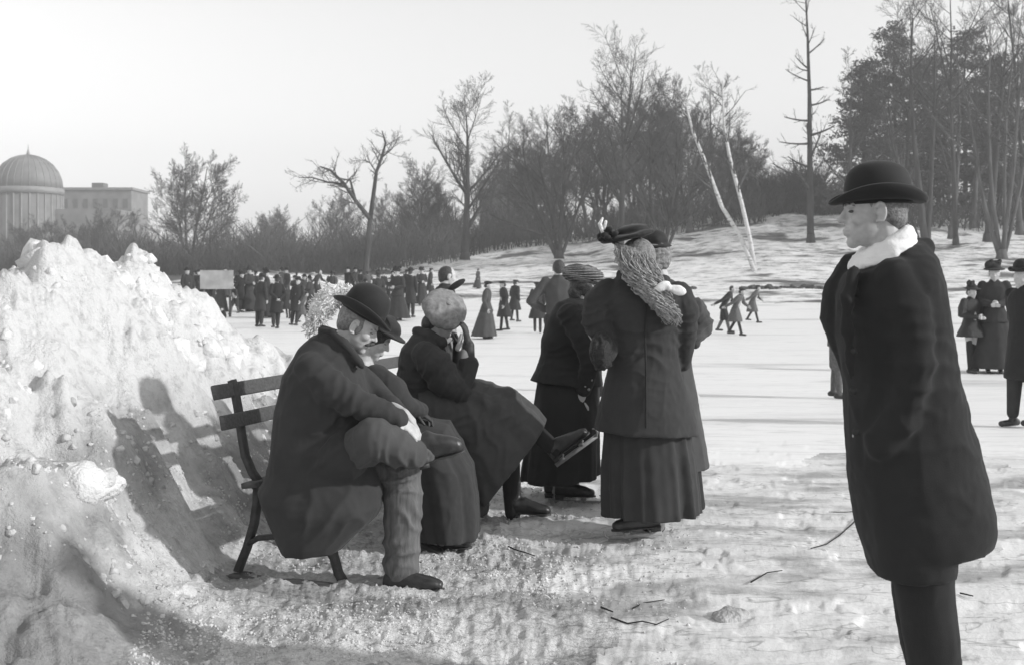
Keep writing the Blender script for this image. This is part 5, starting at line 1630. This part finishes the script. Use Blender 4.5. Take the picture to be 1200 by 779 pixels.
# ------------------------------------------------------------------ board, stones, clods and sticks
Y = 44; k = mpp(Y)
x = (254 - 600) * k
b0 = empty("notice_board", (x, Y, gz(x, Y)))
zt_ = CAM_H + (HOR - 317) * k - gz(x, Y); zb_ = CAM_H + (HOR - 339) * k - gz(x, Y)
B = Blob(); B.box((0, 0, (zt_ + zb_) / 2), (.64, .08, 0), (-.003, .025, 0), (0, 0, (zt_ - zb_) / 2)); o = B.build("panel", 'board', b0, raw=True); o.data.polygons.foreach_set("use_smooth", np.zeros(6, dtype=bool))
for s_ in (-1, 1):
    B = Blob(); B.box((.5 * s_, .05 + .06 * s_, zt_ / 2), (.04, 0, 0), (0, .04, 0), (0, 0, zt_ / 2 + .03)); B.build("post", 'slat', b0, raw=True)
tag(b0, "weathered white board on two posts above the crowd by the snow bank", "board")

rng = random.Random(77)
def stone(name, p, r, m, sq=.6, vox=None):
    B = Blob(p)
    p = np.array(p, float)
    for i in range(4):
        B.ell(p + V(rng.gauss(0, .35 * r), rng.gauss(0, .3 * r), rng.uniform(0, .25 * r)), V(r * rng.uniform(.5, .9), r * rng.gauss(0, .2), 0), V(0, r * rng.uniform(.5, .8), 0), V(r * rng.gauss(0, .1), 0, r * sq * rng.uniform(.6, 1)), 16)
    o = B.build(name, m, None, voxel=vox or r * .09, smooth=1, folds=((r * .18, (1.6 / r, 1.6 / r, 1.6 / r), rng.randint(0, 99), 'n'), (r * .07, (5 / r, 5 / r, 5 / r), 7, 'n')))
    o.location = p
    return o
for i, px in enumerate((812, 872, 880, 890, 899, 908, 918, 926, 935, 944, 953, 962, 972, 982)):
    Y = 60 + rng.uniform(-1, 1)
    x = (px - 600) * mpp(Y)
    o = stone("shore_stone", (x, Y, gz(x, Y) + .02), rng.uniform(.2, .32), 'rock', .55)
    tag(o, "dark snow-free stone in the row along the shore of the rink, one of many alike", "stone", "stones edging the shore")
def clod(px, py, Y, r, m, label, sq=.7):
    p = Q(px, py, Y)
    x_, z_ = p.x, gzd(p.x, Y)
    o = stone("snow_clod", (x_, Y, z_ - r * .12), r, m, sq)
    tag(o, label, "snow lump")
    return o
clod(74, 600, 4.75, .19, 'snow_clod', "largest white snow block lying on the lower slope of the bank", .6)
clod(110, 622, 4.7, .11, 'snow_clod', "snow lump leaning against the largest white block", .7)
clod(850, 722, 4.65, .085, 'snow_dirt', "grey lump of ice on the crust ahead of the bowler man's feet", .5)
clod(232, 612, 5.0, .05, 'snow_dirt', "small grey clod lying between the white block and the bench", .8)
clod(205, 690, 4.7, .06, 'snow_clod', "small white clod in the trampled snow before the bench leg", .8)
def stick(pts, r, label, Yf=None):
    P3 = []
    for (px, py) in pts:
        Y = CAM_H * FPX / (py - HOR)
        for _ in range(6):
            x_ = (px - 600) / FPX * Y
            Y = (CAM_H - gz(x_, Y)) * FPX / (py - HOR)
        x_ = (px - 600) / FPX * Y
        P3.append(V(x_ + rng.gauss(0, .004), Y + rng.gauss(0, .012), gzd(x_, Y) + .006 + rng.uniform(0, .008)))
    o0 = P3[0].copy()
    o = tubes("fallen_twig", [([p_ - o0 for p_ in P3], [.55 * r * (1 - .6 * i / len(P3)) for i in range(len(P3))])], 'stick', None, 6)
    o.location = o0
    tag(o, label, "twig")
stick([(1012, 606), (998, 618), (985, 630), (968, 638), (950, 650)], .009, "longest dark twig poking out beside the bowler man's coat")
stick([(1006, 606), (990, 607), (970, 604)], .006, "thin twig lying flat above the longest twig")
stick([(596, 645), (607, 648), (618, 652), (628, 655)], .008, "short curved twig on the trampled snow in front of the cap woman's skate")
stick([(715, 735), (735, 739), (752, 738), (770, 742), (785, 735)], .007, "wavy dark twig in the crust at the bottom centre")
stick([(742, 717), (755, 709), (780, 703)], .006, "short bent twig above the wavy twig")
stick([(705, 722), (718, 728)], .008, "stubby twig beside the wavy twig")
stick([(880, 690), (900, 680), (915, 672)], .007, "thin slanting twig above the grey ice lump")
stick([(1125, 702), (1140, 706)], .007, "small twig on the snow behind the bowler man's trousers")

# broken snow: nobody could count the pieces
import bmesh
def chunk_protos(n, seed):
    rs = np.random.RandomState(seed); out = []
    for _ in range(n):
        bm = bmesh.new()
        for k in range(15):
            v = rs.normal(size=3); v /= np.linalg.norm(v)
            bm.verts.new(v * rs.uniform(.75, 1.0) * np.array([1, rs.uniform(.6, .95), rs.uniform(.5, .8)]))
        r = bmesh.ops.convex_hull(bm, input=bm.verts[:])
        bmesh.ops.delete(bm, geom=[g_ for g_ in r["geom_interior"] if isinstance(g_, bmesh.types.BMVert)], context='VERTS')
        bmesh.ops.triangulate(bm, faces=bm.faces[:])
        bm.verts.index_update()
        out.append((np.array([v.co[:] for v in bm.verts]), np.array([[v.index for v in f.verts] for f in bm.faces])))
        bm.free()
    return out
rs0 = np.random.RandomState(8)
PROT = chunk_protos(14, 4)
def rubble(name, n, area, rlo, rhi, pw, m, seed, label, thr, ok=None, sink=.2, smooth=False):
    rs = np.random.RandomState(seed)
    Y = np.exp(rs.uniform(math.log(area[2]), math.log(area[3]), n)); x = rs.uniform(area[0], area[1], n) * Y
    keep = (fbm2(x * 1.4, Y * 1.4, 3, seed) + rs.uniform(-.12, .12, n)) > thr
    if ok is not None: keep &= ok(x, Y)
    x, Y = x[keep], Y[keep]
    z = height(x, Y)
    cos_, fs, base = [], [], 0
    for i in range(len(x)):
        co_, f_ = PROT[rs.randint(len(PROT))]
        r = rlo + (rhi - rlo) * rs.rand() ** pw
        a_, b_ = rs.uniform(0, 6.28), rs.normal(0, .5)
        Rm = np.array([[math.cos(a_), -math.sin(a_), 0], [math.sin(a_), math.cos(a_), 0], [0, 0, 1]]) @ np.array([[math.cos(b_), 0, math.sin(b_)], [0, 1, 0], [-math.sin(b_), 0, math.cos(b_)]])
        cos_.append(co_ @ Rm.T * r + np.array([x[i], Y[i], z[i] - r * sink])); fs.append(f_ + base); base += len(co_)
    o = link(name, mesh_np(name, np.concatenate(cos_), [np.concatenate(fs)], smooth), m)
    tag(o, label, "snow", None, "stuff")
on_bank = lambda x, y: x < itp(y, [0, 3, 4.2, 5.2, 7, 9, 12, 15], [-.6, -.7, -.95, -1.36, -1.12, -1.22, -1.6, -2.3]) - .1
rubble("snow_crumbs", 48000, (-.45, .16, 3.4, 7.6), .0025, .015, 2.6, 'snow_crumb', 5, "loose crumbs of kicked-up snow strewn over the trampled ground", .40, lambda x, y: (rs0.uniform(0, 1, len(x)) > .8 * sst(.0, .6, x)) & ~on_bank(x + .35, y))
crest_ok = lambda x, y: on_bank(x, y) & (height(x, y, False) > .75)
rubble("snow_rubble", 2600, (-.62, -.2, 4.6, 11.5), .03, .17, 2.4, 'snow_lump', 6, "broken lumps and slabs of shovelled snow heaped along the top of the bank", .45, crest_ok, .45)
rubble("dirty_snow_rubble", 9000, (-.62, -.2, 3.9, 9.0), .006, .045, 3.2, 'snow_grit', 7, "grey gritty lumps on the lower slope of the bank", .47, lambda x, y: on_bank(x, y) & (height(x, y, False) < .62), .4)

# ------------------------------------------------------------------ winter haze: one closed box of thin even air
hb = Blob(); hb.box((0, 215, 24), (415, 0, 0), (0, 220, 0), (0, 0, 27))
hm = bpy.data.materials.new("haze")
hm.use_nodes = True
ht = hm.node_tree; ht.nodes.clear()
ho = ht.nodes.new("ShaderNodeOutputMaterial"); hv = ht.nodes.new("ShaderNodeVolumePrincipled")
hv.inputs["Color"].default_value = (.95, .95, .95, 1)
hv.inputs["Density"].default_value = 0.0014
ht.links.new(hv.outputs[0], ho.inputs["Volume"])
o = link("haze", hb.mesh("haze", False), hm)
o["kind"] = "stuff"
